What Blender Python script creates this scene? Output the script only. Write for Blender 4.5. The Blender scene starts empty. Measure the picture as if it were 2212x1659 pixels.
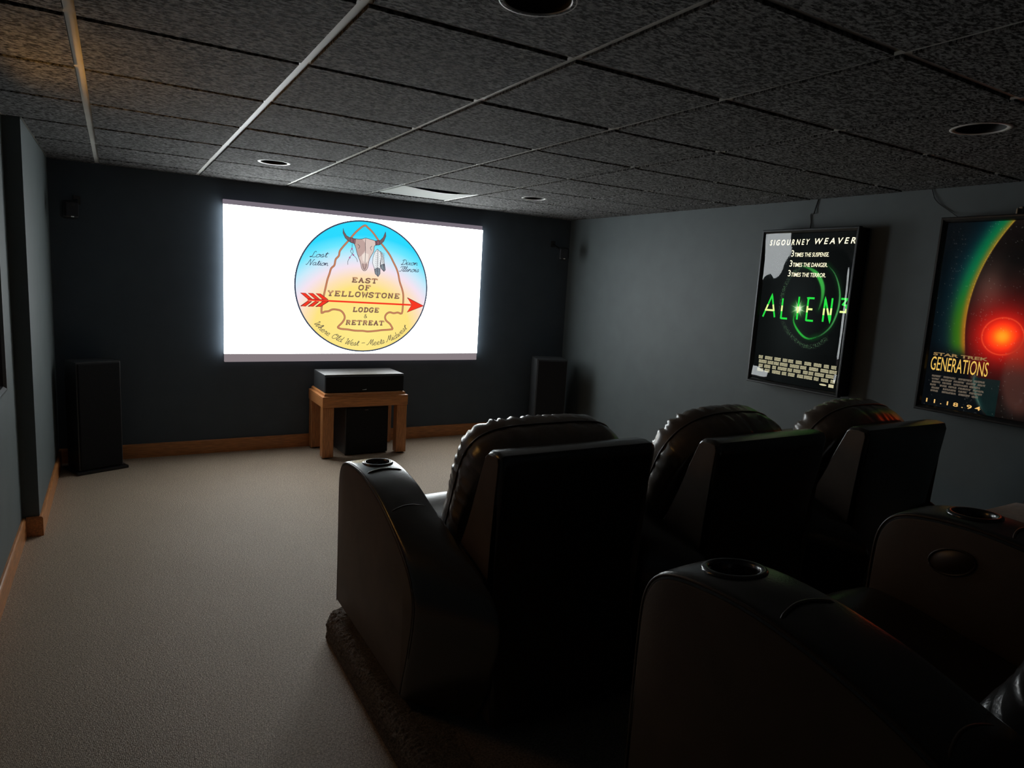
import bpy, bmesh, math, random
from mathutils import Vector, Matrix, noise
random.seed(7)
SC = bpy.context.scene
COL = SC.collection
PI = math.pi

# ---------------------------------------------------------------- camera, world, exposure
cam_d = bpy.data.cameras.new('camera')
cam_d.sensor_width = 36.0
cam_d.lens = 36.0 * 1445.12 / 2212.0
cam_d.clip_start = 0.02
cam = bpy.data.objects.new('camera', cam_d)
COL.objects.link(cam)
CR = Vector((0.861714, -0.504144, 0.057342))
CU = Vector((0.026305, 0.157250, 0.987208))
CF = Vector((0.506712, 0.849183, -0.148766))
m = Matrix.Identity(4)
for i in range(3):
    m[i][0] = CR[i]; m[i][1] = CU[i]; m[i][2] = -CF[i]
m[0][3], m[1][3], m[2][3] = 0.0, -5.7293, 1.4895
cam.matrix_world = m
SC.camera = cam
w = bpy.data.worlds.new('world'); SC.world = w; w.use_nodes = True
w.node_tree.nodes['Background'].inputs[0].default_value = (0.5, 0.6, 0.8, 1)
w.node_tree.nodes['Background'].inputs[1].default_value = 0.0
SC.view_settings.view_transform = 'Standard'
SC.view_settings.look = 'None'
SC.view_settings.exposure = 0.0
SC.view_settings.gamma = 1.0
SC.view_settings.use_curve_mapping = False
SCREEN = 9.0         # radiance of the white projected picture
POSTER = 1.0

H = 2.158            # ceiling height
XR = 4.006           # right wall
XF = -0.385          # far part of the left wall
XN = -0.46           # near part of the left wall
YJ = -1.50           # where the left wall steps
YB = -7.4            # back wall

# ---------------------------------------------------------------- helpers
def lin(c):
    return c / 12.92 if c <= 0.04045 else ((c + 0.055) / 1.055) ** 2.4
def srgb(r, g, b):
    return (lin(r / 255), lin(g / 255), lin(b / 255), 1)

def nodes(name):
    mt = bpy.data.materials.new(name); mt.use_nodes = True
    nt = mt.node_tree; nt.nodes.clear()
    out = nt.nodes.new('ShaderNodeOutputMaterial')
    return mt, nt, out

def surf(name, base, rough=0.6, var=0.15, vscale=30, bscale=200, bump=0.2, bdist=0.001, metallic=0, spec=0.5, coat=0,
         stretch=(1, 1, 1), detail=4, bstretch=(1, 1, 1), sheen=0):
    mt, nt, out = nodes(name)
    N = nt.nodes.new; L = nt.links.new
    p = N('ShaderNodeBsdfPrincipled'); L(p.outputs[0], out.inputs[0])
    tc = N('ShaderNodeTexCoord')
    mp = N('ShaderNodeMapping'); mp.inputs['Scale'].default_value = stretch; L(tc.outputs['Object'], mp.inputs[0])
    n1 = N('ShaderNodeTexNoise'); n1.inputs['Scale'].default_value = vscale; n1.inputs['Detail'].default_value = detail
    L(mp.outputs[0], n1.inputs[0])
    cr = N('ShaderNodeValToRGB')
    b = base
    cr.color_ramp.elements[0].position = 0.3; cr.color_ramp.elements[1].position = 0.7
    cr.color_ramp.elements[0].color = (b[0] * (1 - var), b[1] * (1 - var), b[2] * (1 - var), 1)
    cr.color_ramp.elements[1].color = (b[0] * (1 + var), b[1] * (1 + var), b[2] * (1 + var), 1)
    L(n1.outputs[0], cr.inputs[0]); L(cr.outputs[0], p.inputs['Base Color'])
    p.inputs['Roughness'].default_value = rough; p.inputs['Metallic'].default_value = metallic
    p.inputs['Specular IOR Level'].default_value = spec
    p.inputs['Coat Weight'].default_value = coat; p.inputs['Coat Roughness'].default_value = 0.08
    p.inputs['Sheen Weight'].default_value = sheen
    if bump:
        mp2 = N('ShaderNodeMapping'); mp2.inputs['Scale'].default_value = bstretch; L(tc.outputs['Object'], mp2.inputs[0])
        n2 = N('ShaderNodeTexNoise'); n2.inputs['Scale'].default_value = bscale; n2.inputs['Detail'].default_value = 3
        L(mp2.outputs[0], n2.inputs[0])
        bp = N('ShaderNodeBump'); bp.inputs['Strength'].default_value = bump; bp.inputs['Distance'].default_value = bdist
        L(n2.outputs[0], bp.inputs['Height']); L(bp.outputs[0], p.inputs['Normal'])
    return mt

_em = {}
def em(r, g, b, s=1.0):
    k = (r, g, b, s)
    if k not in _em:
        mt, nt, out = nodes('glow_%02x%02x%02x' % (int(r), int(g), int(b)))
        e = nt.nodes.new('ShaderNodeEmission'); e.inputs[0].default_value = srgb(r, g, b); e.inputs[1].default_value = s
        nt.links.new(e.outputs[0], out.inputs[0])
        _em[k] = mt
    return _em[k]

def mesh_obj(name, bm, mat, parent=None, smooth=False, label=None):
    me = bpy.data.meshes.new(name); bm.to_mesh(me); bm.free()
    if mat: me.materials.append(mat)
    if smooth:
        for f in me.polygons: f.use_smooth = True
    o = bpy.data.objects.new(name, me); COL.objects.link(o)
    if parent: o.parent = parent
    if label: o['label'] = label
    return o

def smooth_angle(o, deg=35):
    bm = bmesh.new(); bm.from_mesh(o.data)
    for e in bm.edges:
        if len(e.link_faces) == 2 and e.calc_face_angle(0) > math.radians(deg): e.smooth = False
    for f in bm.faces: f.smooth = True
    bm.to_mesh(o.data); bm.free()
    return o

def thing(name, label, cat, loc=(0, 0, 0), rz=0, group=None):
    o = bpy.data.objects.new(name, None); COL.objects.link(o)
    o.location = loc; o.rotation_euler = (0, 0, rz); o.empty_display_size = 0.1
    o['label'] = label; o['category'] = cat
    if group: o['group'] = group
    return o
def tag(o, label, cat, group=None):
    o['label'] = label; o['category'] = cat
    if group: o['group'] = group
    return o
def struct(o):
    o['kind'] = 'structure'; return o

def box(bm, x0, x1, y0, y1, z0, z1, bev=0, seg=2):
    r = bmesh.ops.create_cube(bm, size=1)
    vs = r['verts']
    for v in vs:
        v.co = Vector(((x0 + x1) / 2 + v.co.x * (x1 - x0), (y0 + y1) / 2 + v.co.y * (y1 - y0), (z0 + z1) / 2 + v.co.z * (z1 - z0)))
    if bev:
        es = list({e for v in vs for e in v.link_edges})
        bmesh.ops.bevel(bm, geom=es, offset=bev, segments=seg, affect='EDGES', profile=0.5)
    return bm

def grid(bm, nu, nv, fn, close_u=False, flip=False):
    V = [[bm.verts.new(fn(i / (nu if close_u else nu - 1), j / (nv - 1))) for j in range(nv)] for i in range(nu)]
    for i in range(nu if close_u else nu - 1):
        a, b = V[i], V[(i + 1) % nu]
        for j in range(nv - 1):
            f = (a[j], b[j], b[j + 1], a[j + 1])
            bm.faces.new(f[::-1] if flip else f)
    return V

def prism(bm, pts, axis, a0, a1):
    """closed outline pts (2D) swept along an axis: 'x' -> pts=(y,z), 'y' -> pts=(x,z), 'z' -> pts=(x,y)"""
    def P(p, a):
        return {'x': (a, p[0], p[1]), 'y': (p[0], a, p[1]), 'z': (p[0], p[1], a)}[axis]
    A = [bm.verts.new(P(p, a0)) for p in pts]; B = [bm.verts.new(P(p, a1)) for p in pts]
    n = len(pts)
    for i in range(n): bm.faces.new((A[i], A[(i + 1) % n], B[(i + 1) % n], B[i]))
    f1 = bm.faces.new(A); f2 = bm.faces.new(B[::-1])
    bmesh.ops.triangulate(bm, faces=[f1, f2])
    bmesh.ops.recalc_face_normals(bm, faces=bm.faces)

def tube(bm, path, r, n=6, closed=False):
    path = [Vector(p) for p in path]
    rings = []
    N_ = len(path)
    for i, p in enumerate(path):
        a = path[(i - 1) % N_] if (closed or i) else p
        b = path[(i + 1) % N_] if (closed or i < N_ - 1) else p
        t = (b - a).normalized()
        up = Vector((0, 0, 1)) if abs(t.z) < 0.9 else Vector((0, 1, 0))
        s = t.cross(up).normalized(); u = s.cross(t)
        rings.append([bm.verts.new(p + (s * math.cos(2 * PI * k / n) + u * math.sin(2 * PI * k / n)) * r) for k in range(n)])
    for i in range(N_ if closed else N_ - 1):
        A, B = rings[i], rings[(i + 1) % N_]
        for k in range(n): bm.faces.new((A[k], A[(k + 1) % n], B[(k + 1) % n], B[k]))
    if not closed:
        bm.faces.new(rings[0][::-1]); bm.faces.new(rings[-1])

def lathe(bm, prof, cx, cy, n=32):
    """prof = [(r, z)...]"""
    rings = []
    for r, z in prof:
        if r < 1e-6: rings.append([bm.verts.new((cx, cy, z))])
        else: rings.append([bm.verts.new((cx + r * math.cos(2 * PI * k / n), cy + r * math.sin(2 * PI * k / n), z)) for k in range(n)])
    for A, B in zip(rings, rings[1:]):
        for k in range(n):
            k2 = (k + 1) % n
            if len(A) == 1 and len(B) == 1: continue
            if len(A) == 1: bm.faces.new((A[0], B[k2], B[k]))
            elif len(B) == 1: bm.faces.new((A[k], A[k2], B[0]))
            else: bm.faces.new((A[k], A[k2], B[k2], B[k]))

def catmull(P, n=6, closed=False):
    P = [Vector((p[0], p[1])) for p in P]; out = []
    N_ = len(P)
    for i in range(N_ if closed else N_ - 1):
        if closed: a, b, c, d = P[(i - 1) % N_], P[i], P[(i + 1) % N_], P[(i + 2) % N_]
        else: a, b, c, d = P[max(i - 1, 0)], P[i], P[i + 1], P[min(i + 2, N_ - 1)]
        for k in range(n):
            t = k / n
            out.append(0.5 * ((2 * b) + (c - a) * t + (2 * a - 5 * b + 4 * c - d) * t * t + (3 * b - a - 3 * c + d) * t ** 3))
    if not closed: out.append(P[-1])
    return out

# flat artwork: everything is drawn in a (u, v) plane and set in the room by a map function mp(u, v, layer)
def ribbon(bm, mp, pts, wd, k=0, closed=False, taper=None):
    pts = [Vector((p[0], p[1])) for p in pts]; n = len(pts)
    L, R = [], []
    for i, p in enumerate(pts):
        a = pts[(i - 1) % n] if (closed or i) else p
        b = pts[(i + 1) % n] if (closed or i < n - 1) else p
        t = b - a
        if t.length < 1e-9: t = Vector((1, 0))
        t.normalize(); nn = Vector((-t.y, t.x))
        d1 = (p - a); d2 = (b - p)
        mit = 1
        if d1.length > 1e-9 and d2.length > 1e-9:
            c = max(0.45, abs(nn.dot(Vector((-d1.y, d1.x)).normalized()))); mit = 1 / c
        ww = wd * mit / 2 * (taper(i / max(1, n - 1)) if taper else 1)
        q, s = p + nn * ww, p - nn * ww
        L.append(bm.verts.new(mp(q.x, q.y, k))); R.append(bm.verts.new(mp(s.x, s.y, k)))
    for i in range(n if closed else n - 1):
        j = (i + 1) % n
        bm.faces.new((L[i], R[i], R[j], L[j]))
def poly(bm, mp, pts, k=0):
    f = bm.faces.new([bm.verts.new(mp(p[0], p[1], k)) for p in pts])
    bmesh.ops.triangulate(bm, faces=[f])
def disc(bm, mp, cu, cv, ru, rv, k=0, n=96):
    poly(bm, mp, [(cu + ru * math.cos(2 * PI * i / n), cv + rv * math.sin(2 * PI * i / n)) for i in range(n)], k)
def text_into(bm, mp, s, u0, u1, v0, v1, k=0, bold=0.0, shear=0.0, space=1.0):
    """lettering of the built-in face stretched into the box; v0 = baseline side, v1 = cap side"""
    cu = bpy.data.curves.new('lettering', 'FONT'); cu.body = s; cu.offset = bold; cu.shear = shear; cu.space_character = space
    cu.resolution_u = 3
    ob = bpy.data.objects.new('lettering', cu); COL.objects.link(ob)
    dg = bpy.context.evaluated_depsgraph_get()
    me = bpy.data.meshes.new_from_object(ob.evaluated_get(dg))
    bpy.data.objects.remove(ob)
    xs = [v.co.x for v in me.vertices]; ys = [v.co.y for v in me.vertices]
    xa, xb, ya, yb = min(xs), max(xs), min(ys), max(ys)
    vs = [bm.verts.new(mp(u0 + (v.co.x - xa) / (xb - xa) * (u1 - u0), v0 + (v.co.y - ya) / (yb - ya) * (v1 - v0), k)) for v in me.vertices]
    for f in me.polygons:
        try: bm.faces.new([vs[i] for i in f.vertices])
        except ValueError: pass
    bpy.data.meshes.remove(me)

# emblem outlines, metres from the centre of the emblem
L_ARROWHEAD=[(0.0,0.52),(0.02,0.504),(0.052,0.48),(0.084,0.446),(0.113,0.41),(0.15,0.372),(0.18,0.339),(0.222,0.289),(0.257,0.23),(0.287,0.177),(0.305,0.132),(0.322,0.062),(0.343,0.008),(0.357,-0.038),(0.361,-0.086),(0.359,-0.149),(0.351,-0.217),(0.313,-0.21),(0.275,-0.217),(0.238,-0.21),(0.209,-0.225),(0.196,-0.253),(0.207,-0.284),(0.241,-0.311),(0.26,-0.338),(0.267,-0.358),(0.226,-0.365),(0.168,-0.369),(0.119,-0.376),(0.043,-0.383),(-0.002,-0.378),(-0.073,-0.377),(-0.136,-0.368),(-0.19,-0.364),(-0.22,-0.354),(-0.214,-0.339),(-0.184,-0.308),(-0.165,-0.273),(-0.17,-0.242),(-0.193,-0.213),(-0.224,-0.202),(-0.27,-0.2),(-0.304,-0.216),(-0.334,-0.22),(-0.36,-0.231),(-0.362,-0.188),(-0.354,-0.128),(-0.34,-0.06),(-0.326,0.007),(-0.316,0.052),(-0.301,0.097),(-0.287,0.143),(-0.261,0.17),(-0.251,0.219),(-0.225,0.25),(-0.218,0.288),(-0.192,0.326),(-0.152,0.374),(-0.111,0.425),(-0.084,0.457),(-0.054,0.486),(-0.024,0.511)]
L_SHAFT=[(-0.479,-0.12),(0.437,-0.131),(0.438,-0.146),(-0.479,-0.134)]
L_HEAD=[(0.397,-0.075),(0.556,-0.143),(0.399,-0.205),(0.442,-0.138)]
L_F1=[(-0.538,-0.071),(-0.498,-0.073),(-0.443,-0.118),(-0.479,-0.119)]
L_F2=[(-0.476,-0.071),(-0.436,-0.072),(-0.38,-0.118),(-0.417,-0.118)]
L_F3=[(-0.412,-0.071),(-0.373,-0.073),(-0.309,-0.119),(-0.354,-0.119)]
L_F4=[(-0.536,-0.181),(-0.479,-0.136),(-0.446,-0.138),(-0.497,-0.181)]
L_F5=[(-0.475,-0.182),(-0.417,-0.136),(-0.387,-0.138),(-0.434,-0.18)]
L_F6=[(-0.412,-0.182),(-0.354,-0.135),(-0.305,-0.133),(-0.372,-0.18)]
L_SKULL=[(-0.091,0.401),(-0.06,0.401),(-0.029,0.405),(0.002,0.414),(0.042,0.408),(0.086,0.397),(0.101,0.371),(0.079,0.351),(0.075,0.309),(0.05,0.262),(0.035,0.223),(0.028,0.177),(0.013,0.146),(-0.011,0.14),(-0.031,0.166),(-0.036,0.203),(-0.056,0.247),(-0.073,0.291),(-0.085,0.335),(-0.098,0.36),(-0.102,0.385)]
L_SK1=[(-0.091,0.401),(-0.029,0.405),(0.003,0.371),(0.001,0.311),(-0.033,0.264),(-0.056,0.247),(-0.073,0.291),(-0.085,0.335),(-0.098,0.36),(-0.102,0.385)]
L_SK2=[(-0.026,0.272),(-0.003,0.292),(0.031,0.282),(0.027,0.222),(0.001,0.206),(-0.021,0.227)]
L_SK3=[(-0.028,0.192),(-0.004,0.201),(0.024,0.196),(0.02,0.169),(0.009,0.147),(-0.008,0.144),(-0.023,0.166)]
L_SL1=[(0.002,0.409),(0.0,0.364),(0.003,0.311),(0.001,0.206)]
L_SL2=[(-0.067,0.358),(-0.049,0.343),(-0.058,0.322)]
L_SL3=[(0.059,0.353),(0.044,0.335),(0.056,0.315)]
L_SL4=[(-0.02,0.204),(-0.015,0.174),(-0.005,0.148)]
L_SL5=[(0.011,0.206),(0.008,0.176),(0.0,0.149)]
L_HL=[(-0.193,0.479),(-0.184,0.449),(-0.164,0.421),(-0.137,0.408),(-0.11,0.407),(-0.109,0.364),(-0.144,0.376),(-0.175,0.401),(-0.195,0.44)]
L_HR=[(0.175,0.482),(0.181,0.446),(0.162,0.399),(0.13,0.37),(0.103,0.364),(0.1,0.398),(0.129,0.404),(0.157,0.433),(0.169,0.464)]
L_WL=[(-0.126,0.407),(-0.085,0.4),(-0.09,0.36),(-0.127,0.367)]
L_WR=[(0.086,0.399),(0.121,0.405),(0.122,0.366),(0.091,0.362)]
L_FE1=[(0.107,0.33),(0.136,0.306),(0.146,0.261),(0.136,0.184),(0.138,0.122),(0.121,0.096),(0.093,0.12),(0.084,0.165),(0.067,0.21),(0.07,0.256),(0.084,0.302)]
L_FT1=[(0.088,0.159),(0.112,0.171),(0.136,0.164),(0.138,0.122),(0.121,0.096),(0.093,0.12)]
L_FE2=[(0.136,0.317),(0.157,0.292),(0.171,0.232),(0.185,0.156),(0.173,0.144),(0.144,0.169),(0.135,0.207),(0.146,0.261)]
L_FT2=[(0.142,0.199),(0.172,0.207),(0.185,0.156),(0.173,0.144),(0.144,0.169)]
L_FL1=[(0.112,0.327),(0.112,0.243),(0.111,0.151),(0.118,0.102)]
L_FL2=[(0.144,0.306),(0.157,0.246),(0.173,0.151)]
L_B1=[(-0.114,0.358),(-0.116,0.317),(-0.127,0.294),(-0.103,0.266),(-0.075,0.238),(-0.065,0.209)]
L_B2=[(-0.116,0.317),(-0.105,0.288),(-0.133,0.242),(-0.148,0.211),(-0.148,0.181)]
L_ARC=[(-0.425,-0.318),(-0.395,-0.357),(-0.365,-0.384),(-0.3,-0.427),(-0.235,-0.459),(-0.188,-0.478),(-0.117,-0.499),(-0.038,-0.506),(0.009,-0.501),(0.082,-0.502),(0.164,-0.492),(0.2,-0.48),(0.271,-0.455),(0.328,-0.423),(0.407,-0.349)]

# ---------------------------------------------------------------- materials
M_wall = surf('wall_paint', (0.115, 0.135, 0.14), 0.55, 0.05, 6, 300, 0.12, 0.0006, spec=0.3)
M_front = surf('front_wall_paint', (0.085, 0.108, 0.135), 0.7, 0.05, 6, 300, 0.12, 0.0006, spec=0.2)
M_tee = surf('painted_metal_grid', (0.62, 0.62, 0.58), 0.5, 0.06, 8, 90, 0.1, 0.0005)
M_ring = surf('white_enamel', (0.72, 0.72, 0.70), 0.35, 0.03, 20, 0, 0)
M_black = surf('black_baffle', (0.006, 0.006, 0.006), 0.6, 0.1, 30, 0, 0)
M_plastic = surf('black_plastic', (0.012, 0.012, 0.013), 0.3, 0.1, 30, 500, 0.1, 0.0003)
M_cloth = surf('grille_cloth', (0.022, 0.022, 0.024), 0.9, 0.3, 400, 900, 0.3, 0.0006, spec=0.1)
M_vinyl = surf('black_ash_vinyl', (0.035, 0.036, 0.038), 0.36, 0.2, 40, 160, 0.2, 0.0005, spec=0.9, stretch=(1, 8, 8), bstretch=(1, 10, 10))
M_panel = surf('smooth_white_panel', (0.62, 0.64, 0.60), 0.55, 0.03, 6, 0, 0)
M_chrome = surf('chrome', (0.6, 0.6, 0.6), 0.2, 0.02, 20, 0, 0, metallic=1)
M_frame = surf('brushed_dark_metal', (0.07, 0.072, 0.075), 0.32, 0.1, 60, 0, 0, metallic=0.8)
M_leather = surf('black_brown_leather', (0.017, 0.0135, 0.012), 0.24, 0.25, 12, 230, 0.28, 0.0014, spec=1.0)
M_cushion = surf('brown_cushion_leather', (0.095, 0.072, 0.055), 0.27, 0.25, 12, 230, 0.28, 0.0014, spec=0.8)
M_side = surf('brown_side_leather', (0.105, 0.072, 0.053), 0.5, 0.15, 9, 320, 0.25, 0.0010, spec=0.35)
M_pipe = surf('leather_piping', (0.06, 0.038, 0.026), 0.35, 0.1, 40, 0, 0)
M_cord = surf('black_cord', (0.006, 0.006, 0.006), 0.5, 0.1, 40, 0, 0)
M_edge = surf('satin_edge', (0.10, 0.10, 0.10), 0.35, 0.1, 40, 0, 0)

def wood_mat(name, base, stretch):
    mt = surf(name, base, 0.32, 0.28, 9, 40, 0.15, 0.0006, stretch=stretch, bstretch=stretch, detail=6, spec=0.5)
    return mt
M_oakx = wood_mat('oak_stain_x', (0.55, 0.22, 0.075), (1.2, 14, 14))
M_oaky = wood_mat('oak_stain_y', (0.55, 0.22, 0.075), (14, 1.2, 14))
M_oakz = wood_mat('oak_stain_z', (0.50, 0.20, 0.068), (14, 14, 1.4))

def carpet_mat():
    mt, nt, out = nodes('loop_carpet'); N = nt.nodes.new; L = nt.links.new
    p = N('ShaderNodeBsdfPrincipled'); L(p.outputs[0], out.inputs[0])
    tc = N('ShaderNodeTexCoord')
    mp = N('ShaderNodeMapping'); mp.inputs['Rotation'].default_value = (0, 0, 0.12); mp.inputs['Scale'].default_value = (1.0, 1.35, 1)
    L(tc.outputs['Object'], mp.inputs[0])
    vo = N('ShaderNodeTexVoronoi'); vo.inputs['Scale'].default_value = 190; vo.inputs['Randomness'].default_value = 0.55
    L(mp.outputs[0], vo.inputs[0])
    no = N('ShaderNodeTexNoise'); no.inputs['Scale'].default_value = 150; no.inputs['Detail'].default_value = 4; L(tc.outputs['Object'], no.inputs[0])
    big = N('ShaderNodeTexNoise'); big.inputs['Scale'].default_value = 2.2; big.inputs['Detail'].default_value = 3; L(tc.outputs['Object'], big.inputs[0])
    cr = N('ShaderNodeValToRGB'); cr.color_ramp.elements[0].position = 0.32; cr.color_ramp.elements[1].position = 0.72
    cr.color_ramp.elements[0].color = (0.34, 0.262, 0.19, 1); cr.color_ramp.elements[1].color = (0.88, 0.69, 0.51, 1)
    L(no.outputs[0], cr.inputs[0])
    mx = N('ShaderNodeMixRGB'); mx.blend_type = 'MULTIPLY'; mx.inputs[0].default_value = 0.8; L(cr.outputs[0], mx.inputs[1])
    c2 = N('ShaderNodeValToRGB'); c2.color_ramp.elements[0].position = 0.0; c2.color_ramp.elements[1].position = 0.75
    c2.color_ramp.elements[0].color = (1, 1, 1, 1); c2.color_ramp.elements[1].color = (0.50, 0.47, 0.44, 1)
    L(vo.outputs['Distance'], c2.inputs[0]); L(c2.outputs[0], mx.inputs[2])
    m2 = N('ShaderNodeMixRGB'); m2.blend_type = 'MULTIPLY'; m2.inputs[0].default_value = 0.12; L(mx.outputs[0], m2.inputs[1]); L(big.outputs['Fac'], m2.inputs[2])
    L(m2.outputs[0], p.inputs['Base Color'])
    p.inputs['Roughness'].default_value = 0.55; p.inputs['Specular IOR Level'].default_value = 0.5
    bp = N('ShaderNodeBump'); bp.invert = True; bp.inputs['Strength'].default_value = 0.5; bp.inputs['Distance'].default_value = 0.004
    L(vo.outputs['Distance'], bp.inputs['Height']); L(bp.outputs[0], p.inputs['Normal'])
    return mt
M_carpet = carpet_mat()
M_nub = surf('nubby_riser_carpet', (0.19, 0.165, 0.145), 0.95, 0.45, 160, 220, 0.8, 0.006, spec=0.1)

def tile_mat():
    mt, nt, out = nodes('fissured_ceiling_tile'); N = nt.nodes.new; L = nt.links.new
    p = N('ShaderNodeBsdfPrincipled'); L(p.outputs[0], out.inputs[0])
    tc = N('ShaderNodeTexCoord')
    mp = N('ShaderNodeMapping'); mp.inputs['Scale'].default_value = (1.0, 1.9, 1); L(tc.outputs['Object'], mp.inputs[0])
    n1 = N('ShaderNodeTexNoise'); n1.inputs['Scale'].default_value = 58; n1.inputs['Detail'].default_value = 5; n1.inputs['Roughness'].default_value = 0.62
    L(mp.outputs[0], n1.inputs[0])
    n2 = N('ShaderNodeTexNoise'); n2.inputs['Scale'].default_value = 3; L(tc.outputs['Object'], n2.inputs[0])
    cr = N('ShaderNodeValToRGB'); cr.color_ramp.elements[0].position = 0.42; cr.color_ramp.elements[1].position = 0.60
    cr.color_ramp.elements[0].color = (0.022, 0.021, 0.020, 1); cr.color_ramp.elements[1].color = (0.37, 0.367, 0.362, 1)
    L(n1.outputs[0], cr.inputs[0]); L(cr.outputs[0], p.inputs['Base Color'])
    p.inputs['Roughness'].default_value = 0.85; p.inputs['Specular IOR Level'].default_value = 0.15
    bp = N('ShaderNodeBump'); bp.inputs['Strength'].default_value = 1.0; bp.inputs['Distance'].default_value = 0.035
    L(n1.outputs[0], bp.inputs['Height']); L(bp.outputs[0], p.inputs['Normal'])
    return mt
M_tile = tile_mat()

# ---------------------------------------------------------------- room shell
def slab(name, a, mat):
    return struct(mesh_obj(name, box(bmesh.new(), *a), mat))
slab('floor', (XN - 0.15, XR + 0.15, YB - 0.1, 0.1, -0.12, 0.0), M_carpet)
slab('wall_front', (XN - 0.1, XR + 0.12, 0.0, 0.12, 0.0, 2.42), M_front)
slab('wall_right', (XR, XR + 0.12, YB, 0.0, 0.0, 2.42), M_wall)
slab('wall_back', (XN - 0.1, XR + 0.12, YB - 0.12, YB, 0.0, 2.42), M_front)
bm = bmesh.new()
prism(bm, [(XF, 0.0), (XF, YJ), (XN, YJ), (XN, YB), (XN - 0.14, YB), (XN - 0.14, 0.0)], 'z', 0.0, 2.42)
struct(mesh_obj('wall_left', bm, M_wall))

# suspended ceiling: tegular tiles hang 8 mm below the flange of the grid, a few of them sag
TX0, TDX = -0.0895, 0.6379
TY0, TDY = -0.336, 0.6096
CANS = {(1, 1): (0.872, -1.215), (4, 1): (2.815, -1.18), (1, 6): (0.872, -4.285), (4, 6): (2.755, -4.362)}
VENT = (3, 0)
bm = bmesh.new()
HOLE = 0.082
def tile(x0, x1, y0, y1, hole, key):
    if x1 - x0 < 0.03 or y1 - y0 < 0.03: return
    rnd = random.Random(key[0] * 131 + key[1] * 17)
    sag = rnd.uniform(0.0, 0.006); tx, ty = rnd.uniform(-.002, .002), rnd.uniform(-.002, .002)
    zb = H - 0.008
    def zf(x, y):
        a = (x - x0) / (x1 - x0); b = (y - y0) / (y1 - y0)
        return zb - sag * 4 * a * (1 - a) * 4 * b * (1 - b) / 1.0 + tx * (a - .5) + ty * (b - .5)
    cxh = ((x0 + x1) / 2, (y0 + y1) / 2) if not hole else hole
    if hole:
        n = 48
        def rim(i):
            t = 2 * PI * i / n; c, s = math.cos(t), math.sin(t)
            q = min(((x1 if c > 0 else x0) - cxh[0]) / c if abs(c) > 1e-9 else 9, ((y1 if s > 0 else y0) - cxh[1]) / s if abs(s) > 1e-9 else 9)
            return c * q, s * q
        rings = []
        for j in range(6):
            f = j / 5; R = []
            for i in range(n):
                t = 2 * PI * (i + 0.5) / n; rx, ry = rim(i + 0.5)
                x = cxh[0] + HOLE * math.cos(t) * (1 - f) + rx * f; y = cxh[1] + HOLE * math.sin(t) * (1 - f) + ry * f
                R.append(bm.verts.new((x, y, zf(x, y))))
            rings.append(R)
        for A, B in zip(rings, rings[1:]):
            for i in range(n): bm.faces.new((A[i], A[(i + 1) % n], B[(i + 1) % n], B[i]))
        for k in ((x0, y0), (x1, y0), (x1, y1), (x0, y1)):   # corners of the square
            near = sorted(rings[-1], key=lambda v: (v.co.x - k[0]) ** 2 + (v.co.y - k[1]) ** 2)[:2]
            c = bm.verts.new((k[0], k[1], zf(*k)))
            try: bm.faces.new((near[0], near[1], c))
            except ValueError: pass
    else:
        grid(bm, 7, 7, lambda a, b: (x0 + a * (x1 - x0), y0 + b * (y1 - y0), zf(x0 + a * (x1 - x0), y0 + b * (y1 - y0))))
    z2_ = H + 0.012
    for (ax, ay, bx, by) in ((x0, y0, x1, y0), (x1, y0, x1, y1), (x1, y1, x0, y1), (x0, y1, x0, y0)):
        vs = [bm.verts.new(p) for p in ((ax, ay, zf(ax, ay)), (bx, by, zf(bx, by)), (bx, by, z2_), (ax, ay, z2_))]
        bm.faces.new(vs)
G = 0.0155
xs = [TX0 + i * TDX for i in range(-1, 8)]; ys = [TY0 - j * TDY for j in range(-1, 13)]
def clampx(a): return max(XN + 0.012, min(XR - 0.012, a))
def clampy(a): return max(YB + 0.012, min(-0.012, a))
for i in range(len(xs) - 1):
    for j in range(len(ys) - 1):
        key = (i - 1, j - 1)
        x0, x1 = clampx(xs[i] + G), clampx(xs[i + 1] - G); y0, y1 = clampy(ys[j + 1] + G), clampy(ys[j] - G)
        if key == VENT: continue
        if y1 > YJ and x0 < XF: x0 = XF + 0.012
        hole = None
        for (a, b), c in CANS.items():
            if xs[i] < c[0] < xs[i + 1] and ys[j + 1] < c[1] < ys[j]: hole = c
        tile(x0, x1, y0, y1, hole, key)
box(bm, XN - 0.1, XR + 0.1, YB, 0.0, 2.40, 2.46)         # unseen deck above the tiles, put in to block light
bmesh.ops.recalc_face_normals(bm, faces=[f for f in bm.faces])
ceil = struct(mesh_obj('ceiling', bm, M_tile))
bm = bmesh.new()
for x in xs:
    if XN + 0.02 < x < XR - 0.02:
        box(bm, x - 0.014, x + 0.014, YB, 0.0, H, H + 0.002); box(bm, x - 0.001, x + 0.001, YB, 0.0, H + 0.002, H + 0.035)
for y in ys:
    if YB + 0.02 < y < -0.02:
        box(bm, XN, XR, y - 0.012, y + 0.012, H + 0.0004, H + 0.0024); box(bm, XN, XR, y - 0.001, y + 0.001, H + 0.002, H + 0.035)
for a in ((XN, XR, -0.02, 0.0), (XR - 0.02, XR, YB, 0.0), (XN, XF + 0.02, YJ, 0.0), (XN, XN + 0.02, YB, 0.0), (XN, XR, YB, YB + 0.02)):
    box(bm, a[0], a[1], a[2], a[3], H + 0.0002, H + 0.002)
mesh_obj('suspension_grid', bm, M_tee, ceil, label='pale painted metal ceiling grid')
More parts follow.
